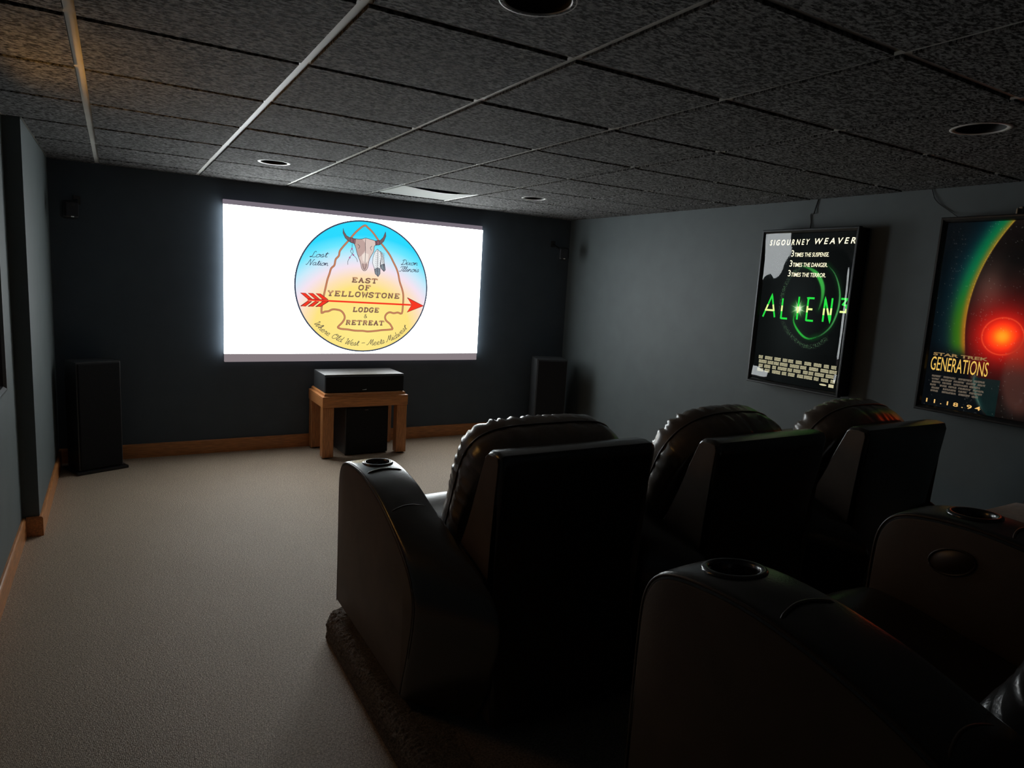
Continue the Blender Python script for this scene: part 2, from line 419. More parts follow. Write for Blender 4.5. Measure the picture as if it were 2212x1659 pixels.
# the smooth diffuser panel that bows down out of its opening
vx0, vx1 = xs[VENT[0] + 1] + G, xs[VENT[0] + 2] - G; vy1, vy0 = ys[VENT[1] + 1] - G, ys[VENT[1] + 2] + G
bm = bmesh.new()
def bow(a, b):
    return (vx0 + a * (vx1 - vx0), vy0 + b * (vy1 - vy0), H - 0.002 - 0.022 * math.sin(PI * a) * (1 - b) ** 1.3)
grid(bm, 25, 15, bow)
bmesh.ops.solidify(bm, geom=bm.faces[:], thickness=0.004)
tag(mesh_obj('ceiling_panel', bm, M_panel, None, True), 'smooth pale ceiling panel bowing down beside the textured tiles above the screen', 'ceiling panel')

LBL = {(1, 1): 'unlit round recessed light in the ceiling above the left end of the screen',
       (4, 1): 'small unlit round recessed light in the ceiling near the far right corner',
       (1, 6): 'large unlit recessed light with pale ring, cut off by the top of the view',
       (4, 6): 'dark recessed light hardly visible in the ceiling above the red lit poster'}
for k, (x, y) in CANS.items():
    t = thing('recessed_light', LBL[k], 'ceiling light', (x, y, H), group='recessed lights')
    bm = bmesh.new(); lathe(bm, [(0.079, 0.0), (0.080, -0.010), (0.092, -0.012), (0.098, -0.010), (0.100, -0.0065), (0.098, -0.0065)], 0, 0, 48)
    mesh_obj('trim_ring', bm, M_ring, t, True)
    bm = bmesh.new(); lathe(bm, [(0.079, -0.009), (0.0785, 0.03), (0.070, 0.032), (0.068, 0.06), (0.060, 0.062), (0.055, 0.12), (0.0, 0.125)], 0, 0, 48)
    mesh_obj('baffle', bm, M_black, t, True)

# baseboards with an eased top
def bb_prof(th=0.016, h=0.108):
    return [(0, 0), (th, 0), (th, h - 0.012), (th - 0.003, h - 0.004), (th - 0.008, h), (0, h)]
def baseboard(name, runs):
    bm = bmesh.new()
    for axis, pos, sgn, a0, a1 in runs:
        prism(bm, [(pos + sgn * p[0], p[1]) for p in bb_prof()], axis, a0, a1)
    return struct(mesh_obj(name, bm, M_oakx if runs[0][0] == 'x' else M_oaky))
baseboard('baseboard_front', [('x', 0.0, -1, XF, XR)])
baseboard('baseboard_right', [('y', XR, -1, YB, -0.016)])
baseboard('baseboard_left', [('y', XF, 1, YJ - 0.016, -0.016), ('y', XN, 1, YB, YJ - 0.016), ('x', YJ, -1, XN + 0.016, XF)])

# ---------------------------------------------------------------- seating riser
bm = bmesh.new()
RX, RY, RH = 0.708, -3.13, 0.105
def riser_edge(a, b):
    L_ = [(0.0, 0.0), (0.0, 0.04), (0.0, 0.075), (0.012, 0.095), (0.035, RH), (0.09, RH), (0.16, RH)]
    f = a * (len(L_) - 1); i = min(int(f), len(L_) - 2); t = f - i
    px = L_[i][0] * (1 - t) + L_[i + 1][0] * t; pz = L_[i][1] * (1 - t) + L_[i + 1][1] * t
    y = RY - b * 1.55
    cr = 0.035 * max(0.0, 1 - (RY - y) / 0.05) ** 2
    P = Vector((RX + px + cr, y, pz))
    n = noise.noise(P * 95) * 0.0065 + noise.noise(P * 45) * 0.003
    nrm = Vector((-1, 0, 0.2)) if pz < 0.08 else Vector((-0.2, 0, 1))
    return P + nrm * (n if pz > 0.002 else 0)
grid(bm, 48, 420, riser_edge)
box(bm, RX + 0.04, XR - 0.017, YB, RY - 0.004, 0.0, RH - 0.004)
box(bm, RX, RX + 0.05, YB, RY - 1.55, 0.0, RH, 0.01)
box(bm, RX + 0.03, XR - 0.017, RY - 0.03, RY, 0.0, RH, 0.012)
bmesh.ops.recalc_face_normals(bm, faces=bm.faces[:])
struct(mesh_obj('floor_riser_front', bm, M_nub, None, True))
slab('floor_riser_back', (RX + 0.02, XR - 0.017, YB, -4.70, RH - 0.01, 0.333), M_nub)

# ---------------------------------------------------------------- projection screen
scr = thing('projection_screen', 'wide white projection screen on the front wall showing a round lodge emblem', 'projection screen', (0, 0, 0))
SX0, SX1, SZ0, SZ1 = 0.726, 2.975, 0.807, 1.963
M_bar = em(118, 110, 120)  # borders glow faintly in place of projector spill on the fabric
bm = bmesh.new(); box(bm, SX0, SX1 - 0.004, -0.048, -0.012, SZ1, 2.0, 0.002); mesh_obj('top_border', bm, M_bar, scr)
bm = bmesh.new(); box(bm, SX0 + 0.003, SX1, -0.048, -0.012, 0.742, SZ0, 0.002); mesh_obj('bottom_border', bm, em(134, 124, 128), scr)  # same spill put in as emission, a little brighter
bm = bmesh.new(); box(bm, SX0 + 0.02, SX1 - 0.02, -0.040, 0.0, 0.76, 1.985, 0.002); mesh_obj('backing', bm, M_plastic, scr)
bm = bmesh.new(); box(bm, SX0, SX1, -0.050, -0.041, SZ0, SZ1)
pic = mesh_obj('projected_picture', bm, em(246, 253, 255, SCREEN), scr)
LCX, LCZ = 1.848, 1.383
def smap(u, v, k): return (LCX + u, -0.0505 - 0.0008 * k, LCZ + v)
def art(name, mat, fn, label=None):
    bm = bmesh.new(); fn(bm)
    o = mesh_obj(name, bm, mat, pic, label=label); return o
def sky_mat():
    mt, nt, out = nodes('emblem_sunset'); N = nt.nodes.new; L = nt.links.new
    e = N('ShaderNodeEmission'); L(e.outputs[0], out.inputs[0])
    tc = N('ShaderNodeTexCoord'); mp = N('ShaderNodeMapping'); L(tc.outputs['Object'], mp.inputs[0])
    mp.inputs['Location'].default_value = (-(LCX + 0.0) * 0.86, 0, -(LCZ - 0.36)); mp.inputs['Scale'].default_value = (0.86, 0, 1)
    g = N('ShaderNodeVectorMath'); g.operation = 'LENGTH'; L(mp.outputs[0], g.inputs[0])
    cr = N('ShaderNodeValToRGB'); L(g.outputs['Value'], cr.inputs[0])
    R = cr.color_ramp
    stops = [(0.0, (254, 236, 140)), (0.36, (254, 228, 130)), (0.45, (255, 226, 185)), (0.54, (246, 228, 240)), (0.62, (205, 236, 252)),
             (0.72, (110, 232, 255)), (0.80, (45, 218, 255)), (0.95, (38, 222, 255))]
    R.elements[0].position = 0; R.elements[0].color = srgb(*stops[0][1]); R.elements[1].position = stops[-1][0]; R.elements[1].color = srgb(*stops[-1][1])
    for s, c in stops[1:-1]: R.elements.new(s).color = srgb(*c)
    L(cr.outputs[0], e.inputs[0]); return mt
art('emblem_disc', sky_mat(), lambda b: disc(b, smap, 0, 0, 0.583, 0.556, 1))
art('emblem_outline', em(62, 72, 92), lambda b: ribbon(b, smap, [(0.583 * math.cos(2 * PI * i / 120), 0.556 * math.sin(2 * PI * i / 120)) for i in range(120)], 0.0130, 2, True))
def fine(P, n=3): return catmull(P, n, True)
art('arrowhead_outline', em(150, 92, 78), lambda b: ribbon(b, smap, fine(L_ARROWHEAD), 0.016, 2, True))
art('arrowhead_inner_line', em(205, 135, 95), lambda b: ribbon(b, smap, fine(L_ARROWHEAD), 0.009, 3, True))
def arrow(b):
    for P in (L_SHAFT, L_HEAD, L_F1, L_F2, L_F3, L_F4, L_F5, L_F6): poly(b, smap, P, 5)
def arrow_dk(b):
    for P in (L_F1, L_F2, L_F3, L_F4, L_F5, L_F6): ribbon(b, smap, P, 0.0035, 6, True)
    ribbon(b, smap, [L_F1[3], L_F3[2]], 0.004, 6)
art('red_arrow', em(246, 58, 38), arrow); art('fletching_outline', em(110, 30, 40), arrow_dk)
art('arrow_tip_outline', em(110, 30, 40), lambda b: ribbon(b, smap, L_HEAD, 0.0035, 6, True))
art('bull_skull', em(222, 200, 192), lambda b: poly(b, smap, L_SKULL, 4))
for P_ in (L_SK1, L_SK3): art('skull_shading', em(192, 164, 158), lambda b: poly(b, smap, P_, 5))
art('skull_highlight', em(240, 226, 216), lambda b: poly(b, smap, L_SK2, 6))
for P_ in (L_HL, L_HR): art('horn', em(122, 98, 98), lambda b: poly(b, smap, P_, 5))
for P_ in (L_WL, L_WR): art('horn_wrap', em(150, 104, 112), lambda b: poly(b, smap, P_, 7))
def ink(b):
    for P in (L_SKULL,): ribbon(b, smap, fine(P), 0.004, 8, True)
    for P in (L_HL, L_HR, L_WL, L_WR, L_FE1, L_FE2, L_FT1, L_FT2): ribbon(b, smap, P, 0.0035, 8, True)
    for P in (L_SL1, L_SL2, L_SL3, L_SL4, L_SL5, L_FL1, L_FL2, L_B1, L_B2): ribbon(b, smap, catmull(P, 4), 0.0035, 8)
    for P, n in ((L_FE1, 11), (L_FE2, 8)):
        for i in range(n):
            t = 0.85 * (i + 1) / (n + 1); q = P[0][1] * (1 - t) + P[-4][1] * 0 + (P[5][1] if len(P) > 6 else P[4][1]) * t
            xm = sum(p[0] for p in P) / len(P)
            for s in (-1, 1): ribbon(b, smap, [(xm, q), (xm + s * 0.021, q - 0.013)], 0.0018, 8)
for P_, k_ in ((L_FE1, 6), (L_FE2, 5)): art('feather', em(240, 244, 246), lambda b: poly(b, smap, P_, k_))
for P_ in (L_FT1, L_FT2): art('feather_tip', em(132, 142, 150), lambda b: poly(b, smap, P_, 7))
art('ink_lines', em(70, 62, 72), ink)
for P_ in (L_B1[1], L_B1[3], L_B2[2]): art('bead', em(176, 96, 150), lambda b: disc(b, smap, P_[0], P_[1], 0.007, 0.008, 9, 12))

# joined handwriting, one stroke list per letter (x height 1, capitals 2)
CUR = {
 'a': ([[(.9,.85),(.5,1),(.1,.6),(.15,.1),(.5,0),(.85,.4),(.9,.95),(.85,.3),(1.05,0),(1.3,.2)]], 1.25),
 'd': ([[(.9,.85),(.5,1),(.1,.6),(.15,.1),(.5,0),(.85,.4),(.97,2.0),(.88,.3),(1.05,0),(1.3,.2)]], 1.25),
 'e': ([[(.0,.42),(.45,.47),(.72,.62),(.66,.98),(.34,1.0),(.10,.60),(.20,.10),(.58,-.06),(1.0,.10)]], 1.0),
 'h': ([[(0,.2),(.4,1.3),(.47,1.95),(.27,1.8),(.2,0)],[(.2,.3),(.5,.95),(.75,.8),(.75,.2),(.95,0),(1.1,.2)]], 1.08),
 'i': ([[(0,.2),(.25,1),(.25,.2),(.4,0),(.6,.2)],[(.33,1.4),(.36,1.52)]], .58),
 'l': ([[(0,.2),(.42,1.4),(.42,2),(.24,1.7),(.2,.3),(.35,0),(.6,.2)]], .58),
 'n': ([[(0,.2),(.2,1),(.2,0)],[(.2,.3),(.5,.95),(.75,.8),(.75,.2),(.95,0),(1.1,.2)]], 1.08),
 'o': ([[(.5,1),(.1,.7),(.15,.1),(.5,0),(.85,.35),(.78,.9),(.5,1),(.7,.75),(1.05,.85)]], 1.0),
 'r': ([[(0,.2),(.2,1.05),(.3,.85),(.62,.9),(.5,.3),(.65,0),(.85,.2)]], .82),
 's': ([[(0,.2),(.4,1.05),(.62,.5),(.4,0),(.1,.1)],[(.42,0),(.85,.2)]], .82),
 't': ([[(.1,.2),(.4,1.7),(.35,.3),(.5,0),(.78,.2)],[(.05,1.2),(.8,1.28)]], .74),
 'w': ([[(0,.8),(.15,1),(.2,.2),(.45,0),(.65,.9),(.7,.2),(.95,0),(1.2,.95),(1.4,.85)]], 1.38),
 'x': ([[(0,.8),(.25,.9),(.6,.1),(.9,.15)],[(.8,.95),(.1,.05)]], .92),
 'L': ([[(1.0,1.7),(.8,2),(.55,1.7),(.5,.5),(.2,.05),(0,.2),(.3,.25),(.8,0),(1.3,.15)]], 1.25),
 'N': ([[(-.3,.3),(-.05,.05),(.2,.5),(.5,1.9),(.62,1.9),(1.0,.1),(1.1,.1),(1.5,1.8),(1.8,2)]], 1.65),
 'D': ([[(.55,1.8),(.5,.1),(.2,.1),(.35,.25),(.95,.05),(1.45,.7),(1.25,1.6),(.65,2),(.1,1.6)]], 1.55),
 'I': ([[(.0,1.5),(.3,1.9),(.8,1.85),(1.2,1.95)],[(.75,1.88),(.65,.4),(.3,.0),(.0,.25)]], 1.0),
 'W': ([[(0,1.6),(.25,2),(.4,1.6),(.42,.3),(.6,0),(1.0,1.5),(1.02,.3),(1.25,0),(1.65,1.6),(1.95,2)]], 1.75),
 'O': ([[(.8,2),(.2,1.4),(.2,.4),(.7,0),(1.3,.6),(1.25,1.6),(.75,2),(.6,1.6),(1.2,1.5),(1.6,1.8)]], 1.55),
 'M': ([[(-.3,.2),(-.05,.05),(.15,.4),(.5,1.9),(.62,1.8),(.8,.4),(1.2,1.9),(1.32,1.7),(1.4,.2),(1.6,0),(1.85,.2)]], 1.75),
 '-': ([[(.1,.75),(1.0,.75)]], 1.2), ' ': ([], 0.75)}
def script_width(s): return sum(CUR[c][1] for c in s)
def script(b, s, place, wd, k=7):
    x = 0
    for c in s:
        st, adv = CUR[c]
        for P in st:
            ribbon(b, smap, [place(x + p[0] + 0.33 * (p[1] - 0.5), p[1]) for p in catmull(P, 6)], wd, k)
        x += adv
def straight(s, x0, y0, x1, y1, hgt):
    wd = script_width(s); L_ = math.hypot(x1 - x0, y1 - y0); ca, sa = (x1 - x0) / L_, (y1 - y0) / L_
    f = L_ / wd
    return lambda x, y: (x0 + ca * x * f - sa * y * hgt, y0 + sa * x * f + ca * y * hgt)
def curved(s, path, hgt):
    P = catmull(path, 10); D = [0]
    for a, c in zip(P, P[1:]): D.append(D[-1] + (c - a).length)
    f = D[-1] / script_width(s)
    def pl(x, y):
        d = max(0.0, min(D[-1] - 1e-6, x * f)); i = 0
        while D[i + 1] < d: i += 1
        t = (P[i + 1] - P[i]).normalized(); q = P[i] + t * (x * f - D[i])
        return (q.x - t.y * y * hgt, q.y + t.x * y * hgt)
    return pl
INK = em(62, 70, 92)
for W_, a_ in (('Lost', (-0.462, 0.224, -0.318, 0.232, 0.0235)), ('Nation', (-0.487, 0.160, -0.312, 0.162, 0.0225)),
             ('Dixon', (0.327, 0.211, 0.487, 0.215, 0.0225)), ('Illinois', (0.315, 0.152, 0.500, 0.157, 0.0225))):
    art('script_word', INK, lambda b: script(b, W_, straight(W_, *a_), 0.0042))
art('script_motto', em(84, 74, 70), lambda b: script(b, 'Where Old West - Meets Midwest', curved('Where Old West - Meets Midwest', L_ARC, 0.0245), 0.0042))

# heavy slab lettering of the old west kind
SLAB = {
 'E': [[(.2,0),(.2,1)],[(0,.94),(.85,.94)],[(0,.06),(.85,.06)],[(.2,.5),(.6,.5)],[(.85,1),(.85,.74)],[(.85,0),(.85,.26)],[(.6,.38),(.6,.62)]],
 'A': [[(.1,0),(.42,1)],[(.42,1),(.8,0)],[(.2,.36),(.66,.36)],[(-.05,.06),(.3,.06)],[(.6,.06),(1.0,.06)],[(.25,.94),(.5,.94)]],
 'S': [[(.82,.72),(.75,.92),(.4,.96),(.12,.8),(.2,.58),(.65,.44),(.8,.24),(.6,.04),(.2,.06),(.08,.3)],[(.82,1),(.82,.7)],[(.06,0),(.06,.3)]],
 'T': [[(.45,0),(.45,1)],[(0,.94),(.9,.94)],[(0,1),(0,.7)],[(.9,1),(.9,.7)],[(.2,.06),(.7,.06)]],
 'O': [[(.45,.97),(.12,.8),(.1,.25),(.45,.03),(.8,.25),(.8,.8),(.45,.97)]],
 'F': [[(.2,0),(.2,1)],[(0,.94),(.85,.94)],[(0,.06),(.45,.06)],[(.2,.5),(.6,.5)],[(.85,1),(.85,.72)],[(.6,.38),(.6,.62)]],
 'Y': [[(.1,.97),(.45,.5)],[(.8,.97),(.45,.5)],[(.45,.5),(.45,0)],[(-.05,.94),(.3,.94)],[(.6,.94),(.95,.94)],[(.22,.06),(.7,.06)]],
 'L': [[(.2,0),(.2,1)],[(0,.06),(.85,.06)],[(0,.94),(.45,.94)],[(.85,0),(.85,.3)]],
 'W': [[(.05,.97),(.28,0),(.5,.8),(.72,0),(.95,.97)],[(-.08,.94),(.25,.94)],[(.75,.94),(1.08,.94)]],
 'N': [[(.15,0),(.15,1)],[(.15,1),(.75,0)],[(.75,0),(.75,1)],[(0,.06),(.35,.06)],[(-.02,.94),(.2,.94)],[(.58,.94),(.92,.94)]],
 'D': [[(.2,0),(.2,1)],[(0,.94),(.5,.94),(.82,.75),(.82,.25),(.5,.06),(0,.06)]],
 'G': [[(.82,.75),(.7,.93),(.4,.97),(.1,.75),(.1,.25),(.4,.03),(.7,.1),(.75,.4)],[(.5,.42),(.92,.42)],[(.82,1),(.82,.72)]],
 'R': [[(.2,0),(.2,1)],[(0,.94),(.55,.94),(.78,.8),(.72,.58),(.2,.5)],[(.5,.5),(.8,.06),(.95,.06)],[(0,.06),(.4,.06)]]}
def slab_word(s, u0, u1, v0, v1):
    n = len(s); adv = (u1 - u0) / (n - 0.12); h = v1 - v0; sw = adv * 0.84
    def run(b, wd, k, dy=0.0, half=None):
        for i, c in enumerate(s):
            for P in SLAB[c]:
                Q = [(u0 + i * adv + p[0] * sw + 0.14 * h * (p[1] - .5), v0 + p[1] * h + dy) for p in (catmull(P, 3) if len(P) > 4 and c != 'W' else P)]
                if half is not None:
                    if max(q[1] for q in Q) - v0 > h * 0.55 and min(q[1] for q in Q) - v0 > h * .45: continue
                ribbon(b, smap, Q, wd, k)
    return run
for W_, a_ in (('EAST', (-0.108, 0.118, 0.037, 0.076)), ('OF', (-0.050, 0.060, -0.026, 0.016)), ('YELLOWSTONE', (-0.314, 0.328, -0.086, -0.044)),
             ('LODGE', (-0.094, 0.140, -0.214, -0.176)), ('RETREAT', (-0.154, 0.188, -0.326, -0.288))):
    art('slab_word', em(88, 66, 70), lambda b: slab_word(W_, *a_)(b, 0.0110, 7))
    art('slab_word_fill', em(216, 158, 110), lambda b: slab_word(W_, *a_)(b, 0.0062, 8))
    art('slab_word_shade', em(72, 56, 66), lambda b: slab_word(W_, *a_)(b, 0.0036, 9, 0, True))
art('ampersand', em(120, 104, 80), lambda b: ribbon(b, smap, [(0.012 + p[0] * 0.016, -0.262 + p[1] * 0.016) for p in
    catmull([(1.1, -.2), (.2, .9), (0, 1.4), (.3, 1.8), (.6, 1.4), (.1, .9), (-.4, .4), (-.1, -.2), (.5, -.1), (.9, .6), (.6, .8)], 6)], 0.0045, 7))

# ---------------------------------------------------------------- lit poster boxes
def print_mat(name, s):
    mt, nt, out = nodes(name)
    e = nt.nodes.new('ShaderNodeEmission'); a = nt.nodes.new('ShaderNodeAttribute'); a.attribute_name = 'ink'
    e.inputs[1].default_value = s
    nt.links.new(a.outputs['Color'], e.inputs[0]); nt.links.new(e.outputs[0], out.inputs[0]); return mt
def acrylic_mat():
    mt, nt, out = nodes('clear_acrylic'); N = nt.nodes.new; L = nt.links.new
    fr = N('ShaderNodeFresnel'); fr.inputs[0].default_value = 1.5
    tr = N('ShaderNodeBsdfTransparent'); gl = N('ShaderNodeBsdfGlossy'); gl.inputs['Roughness'].default_value = 0.03
    mx = N('ShaderNodeMixShader'); L(fr.outputs[0], mx.inputs[0]); L(tr.outputs[0], mx.inputs[1]); L(gl.outputs[0], mx.inputs[2])
    L(mx.outputs[0], out.inputs[0]); return mt
M_acry = acrylic_mat()
M_print = print_mat('backlit_print', 1.0)

def lightbox(name, label, xwall, sgn, y_start, ztop, W_, H_, paint, sheet, res=(120, 176), D=0.115):
    """sgn=-1: on the right wall facing -x (u runs toward -y); sgn=+1: on the left wall facing +x"""
    FW = 0.029
    t = thing(name, label, 'film poster', (xwall, y_start - W_ / 2, ztop - H_ / 2), group=None)
    def W(u, v, d):   # d = distance out from the wall
        return (sgn * d, W_ / 2 - u, H_ / 2 - v)
    bm = bmesh.new()
    box(bm, *sorted((sgn * 0.001, sgn * (D - 0.029))), -W_ / 2 + .004, W_ / 2 - .004, -H_ / 2 + .004, H_ / 2 - .004, 0.003)
    mesh_obj('case', bm, M_plastic, t)
    # mitred frame: raised outer lip sloping in to the sheet
    bm = bmesh.new()
    P = [(0.0, D - 0.03), (0.0, D - 0.004), (0.004, D), (0.012, D), (FW - 0.006, D - 0.010), (FW, D - 0.022), (FW, D - 0.03)]
    rings = []
    for i, dd in P:
        rings.append([bm.verts.new(W(u, v, dd)) for u, v in ((i, i), (W_ - i, i), (W_ - i, H_ - i), (i, H_ - i))])
    rings.append(rings[0])
    for A, B in zip(rings, rings[1:]):
        for k in range(4): bm.faces.new((A[k], A[(k + 1) % 4], B[(k + 1) % 4], B[k]))
    bmesh.ops.recalc_face_normals(bm, faces=bm.faces[:])
    mesh_obj('frame', bm, M_frame, t)
    # backlit print, coloured per vertex
    bm = bmesh.new(); cl = bm.verts.layers.float_color.new('ink')
    a0, a1, b0, b1 = FW - 0.004, W_ - FW + 0.004, FW - 0.004, H_ - FW + 0.004
    dp = D - 0.026
    V = grid(bm, res[0], res[1], lambda a, b: W(a0 + a * (a1 - a0), b0 + b * (b1 - b0), dp))
    for i in range(res[0]):
        for j in range(res[1]):
            col = paint(a0 + i / (res[0] - 1) * (a1 - a0), b0 + j / (res[1] - 1) * (b1 - b0)); r, g, b_ = col[:3]; kk = col[3] if len(col) > 3 else 1.0
            V[i][j][cl] = (kk * lin(max(0, min(255, r)) / 255), kk * lin(max(0, min(255, g)) / 255), kk * lin(max(0, min(255, b_)) / 255), 1)
    pr = mesh_obj('poster_print', bm, M_print, t)
    # thin clear sheet over it, not quite flat
    bm = bmesh.new()
    grid(bm, 60, 90, lambda a, b: W(a0 + a * (a1 - a0), b0 + b * (b1 - b0), dp + 0.004 + sheet(a0 + a * (a1 - a0), b0 + b * (b1 - b0))))
    bmesh.ops.recalc_face_normals(bm, faces=bm.faces[:])
    mesh_obj('clear_sheet', bm, M_acry, t, True)
    return t, pr, (lambda u, v, k: W(u, v, dp + 0.0006 * (k + 1)))

def sstep(a, b, x):
    t = max(0.0, min(1.0, (x - a) / (b - a))); return t * t * (3 - 2 * t)
def mixc(a, b, t): return tuple(x + (y - x) * t for x, y in zip(a, b))
def seg_dist(p, P):
    best = (9, 0); n = len(P) - 1
    for i in range(n):
        a, b = P[i], P[i + 1]; dx, dy = b[0] - a[0], b[1] - a[1]
        t = max(0, min(1, ((p[0] - a[0]) * dx + (p[1] - a[1]) * dy) / (dx * dx + dy * dy + 1e-12)))
        d = math.hypot(p[0] - a[0] - t * dx, p[1] - a[1] - t * dy)
        if d < best[0]: best = (d, (i + t) / n)
    return best

# green ring poster
ARC_A = catmull([(.33, .24), (.40, .262), (.455, .30), (.498, .37), (.505, .45), (.49, .52)], 4)
ARC_B = catmull([(.515, .235), (.57, .285), (.610, .36), (.628, .44), (.622, .53), (.59, .62), (.53, .68), (.47, .705)], 4)
ARC_C = catmull([(.318, .54), (.312, .60), (.345, .655), (.40, .70), (.45, .712), (.50, .695)], 4)
ARC_D = catmull([(.327, .25), (.255, .30), (.215, .38), (.20, .47), (.205, .56), (.25, .65), (.33, .72), (.42, .762), (.50, .752), (.57, .70)], 4)
def paint_green(u, v):
    c = (9, 11, 11)
    s = math.exp(-((u - .30) / .22) ** 2 - ((v - .55) / .45) ** 2); c = mixc(c, (26, 30, 30), s)  # dim surface sheen painted into the middle of the print
    for P, w0, col, k in ((ARC_A, .014, (80, 225, 90), 1.0), (ARC_B, .0055, (105, 225, 120), .9), (ARC_C, .007, (60, 240, 80), 1.0)):
        d, t = seg_dist((u, v), P)
        if d < .03:
            ww = w0 * (0.25 + 1.2 * math.sin(PI * min(1, max(0, t))) ** 1.2)
            c = mixc(c, col, k * sstep(ww, ww * 0.35, d) * (0.35 + 0.65 * math.sin(PI * t)))
            c = mixc(c, (20, 70, 30), .35 * math.exp(-(d / .02) ** 2))
    d, t = seg_dist((u, v), ARC_D)
    if d < .022:
        n = noise.noise(Vector((u * 230, v * 230, 3)))
        c = mixc(c, (70, 100, 72), sstep(.022, .004, d) * max(0, n * 2.2))
    r = math.hypot(u - .34, (v - .522))
    c = mixc(c, (60, 200, 70), .8 * math.exp(-(r / .045) ** 2)); c = mixc(c, (250, 255, 225), min(1, 1.6 * math.exp(-(r / .021) ** 2)))
    for k in range(4):
        a = k * PI / 4 + .3; q = abs((u - .34) * math.sin(a) - (v - .522) * math.cos(a))
        if r < .07: c = mixc(c, (240, 255, 220), .8 * sstep(.0035, 0, q) * sstep(.07, .02, r))
    return c
def sheet_green(u, v):
    a = sstep(.40, .04, v)
    f = .0085 * sstep(.0, .30, u) - .009 * sstep(.28, .48, u)
    top = .055 * max(0.0, .20 - v) * sstep(.55, .3, u) * (1 if v > 0 else 0)
    bb = sstep(.26, .40, v) * sstep(.97, .92, v)
    e = .0035 * sstep(.650, .688, u) * sstep(.10, .3, v)
    low = (.0045 * sstep(.93, 1.04, v)) * sstep(.34, .1, u) + .05 * u * sstep(.93, .98, v) * sstep(.3, .15, u)
    n = noise.noise(Vector((u * 5, v * 4, 1))) * .0012 + noise.noise(Vector((u * 14, v * 9, 5))) * .0003
    return .003 + a * f + top + e + low + n - .030 * min(u, .2) * bb
P1, P1print, pm = lightbox('poster_light_box', 'tall black framed poster with green title and green rings on the right wall', XR, -1, -2.487, 1.953, 0.716, 1.058, paint_green, sheet_green, (160, 236))
def part_text(parent, name, mat, fn):
    bm = bmesh.new(); fn(bm); return mesh_obj(name, bm, mat, parent)
def flip_text(b, s, u0, u1, vtop, vbot, k=1, **kw): text_into(b, pm, s, u0, u1, vbot, vtop, k, **kw)
CREAM = em(250, 242, 205, 1.5)
for W_, a_ in (('SIGOURNEY', (.054, .365, .066, .104)), ('WEAVER', (.402, .684, .064, .102))):
    part_text(P1print, 'cast_name', CREAM, lambda b: flip_text(b, W_, *a_, bold=0.012, shear=0.2, space=1.55))
for s_, v_, u_, e_ in (('TIMES THE SUSPENSE.', .150, .262, .516), ('TIMES THE DANGER.', .216, .258, .515), ('TIMES THE TERROR.', .281, .254, .511)):
    part_text(P1print, 'tagline_numeral', CREAM, lambda b: flip_text(b, '3', u_ - .026, u_ - .006, v_ - .012, v_ + .030, bold=0.0))
    part_text(P1print, 'tagline', CREAM, lambda b: flip_text(b, s_, u_, e_, v_ + .004, v_ + .031, bold=0.006, shear=0.1))
GRN = em(40, 225, 70, 1.0); GRL = em(225, 250, 150, 1.1)
TITLE = [[[(.062, .594), (.122, .441), (.160, .592)], [(.085, .545), (.148, .545)]],
         [[(.212, .460), (.212, .594), (.262, .594)]], [[(.338, .443), (.338, .594)]],
         [[(.452, .448), (.408, .448), (.408, .594), (.460, .594)], [(.408, .520), (.446, .520)]],
         [[(.530, .594), (.530, .444), (.580, .590), (.580, .441)]],
         [[(.640, .442), (.680, .442), (.655, .478), (.681, .482), (.681, .523), (.640, .523)]]]
def title(b, S_, lo, hi, wd, k):
    for P in S_:
        Q = []
        for a, c in zip(P, P[1:]):
            for i in range(14): t = i / 14; Q.append((a[0] + (c[0] - a[0]) * t, a[1] + (c[1] - a[1]) * t))
        Q.append(P[-1])
        run = []
        for q in Q + [None]:
            if q is not None and lo <= q[1] <= hi: run.append(q)
            else:
                if len(run) > 1: ribbon(b, pm, run, wd, k)
                run = []
for S_ in TITLE:
    part_text(P1print, 'title_letter', GRN, lambda b: title(b, S_, 0, 2, .0125, 2))
    part_text(P1print, 'title_letter_highlight', GRL, lambda b: title(b, S_, .500, .552, .0125, 3))
def credits_(b, mp, u0, u1, v0, rows, dv, seed, gap=.012, tall=.022):
    r = random.Random(seed)
    for i in range(rows):
        u = u0 + r.uniform(0, .02)
        while u < u1 - .02:
            L_ = min(r.uniform(.03, .07), u1 - u)
            x = u
            while x < u + L_:
                poly(b, mp, [(x, v0 + i * dv), (x + .0026, v0 + i * dv), (x + .0026, v0 + i * dv + tall), (x, v0 + i * dv + tall)], 1)
                if r.random() < .75: poly(b, mp, [(x, v0 + i * dv), (x + .0046, v0 + i * dv), (x + .0046, v0 + i * dv + .003), (x, v0 + i * dv + .003)], 1)
                if r.random() < .6: poly(b, mp, [(x, v0 + i * dv + tall - .003), (x + .0046, v0 + i * dv + tall - .003), (x + .0046, v0 + i * dv + tall), (x, v0 + i * dv + tall)], 1)
                x += .0052
            u += L_ + r.uniform(.008, .022)
part_text(P1print, 'credit_block', em(205, 198, 160), lambda b: credits_(b, pm, .062, .672, .865, 4, .030, 4))
part_text(P1print, 'rating_box', em(205, 198, 160), lambda b: poly(b, pm, [(.628, .985), (.664, .985), (.664, 1.006), (.628, 1.006)], 1))
part_text(P1print, 'studio_mark', em(205, 198, 160), lambda b: disc(b, pm, .588, .996, .026, .006, 1, 24))

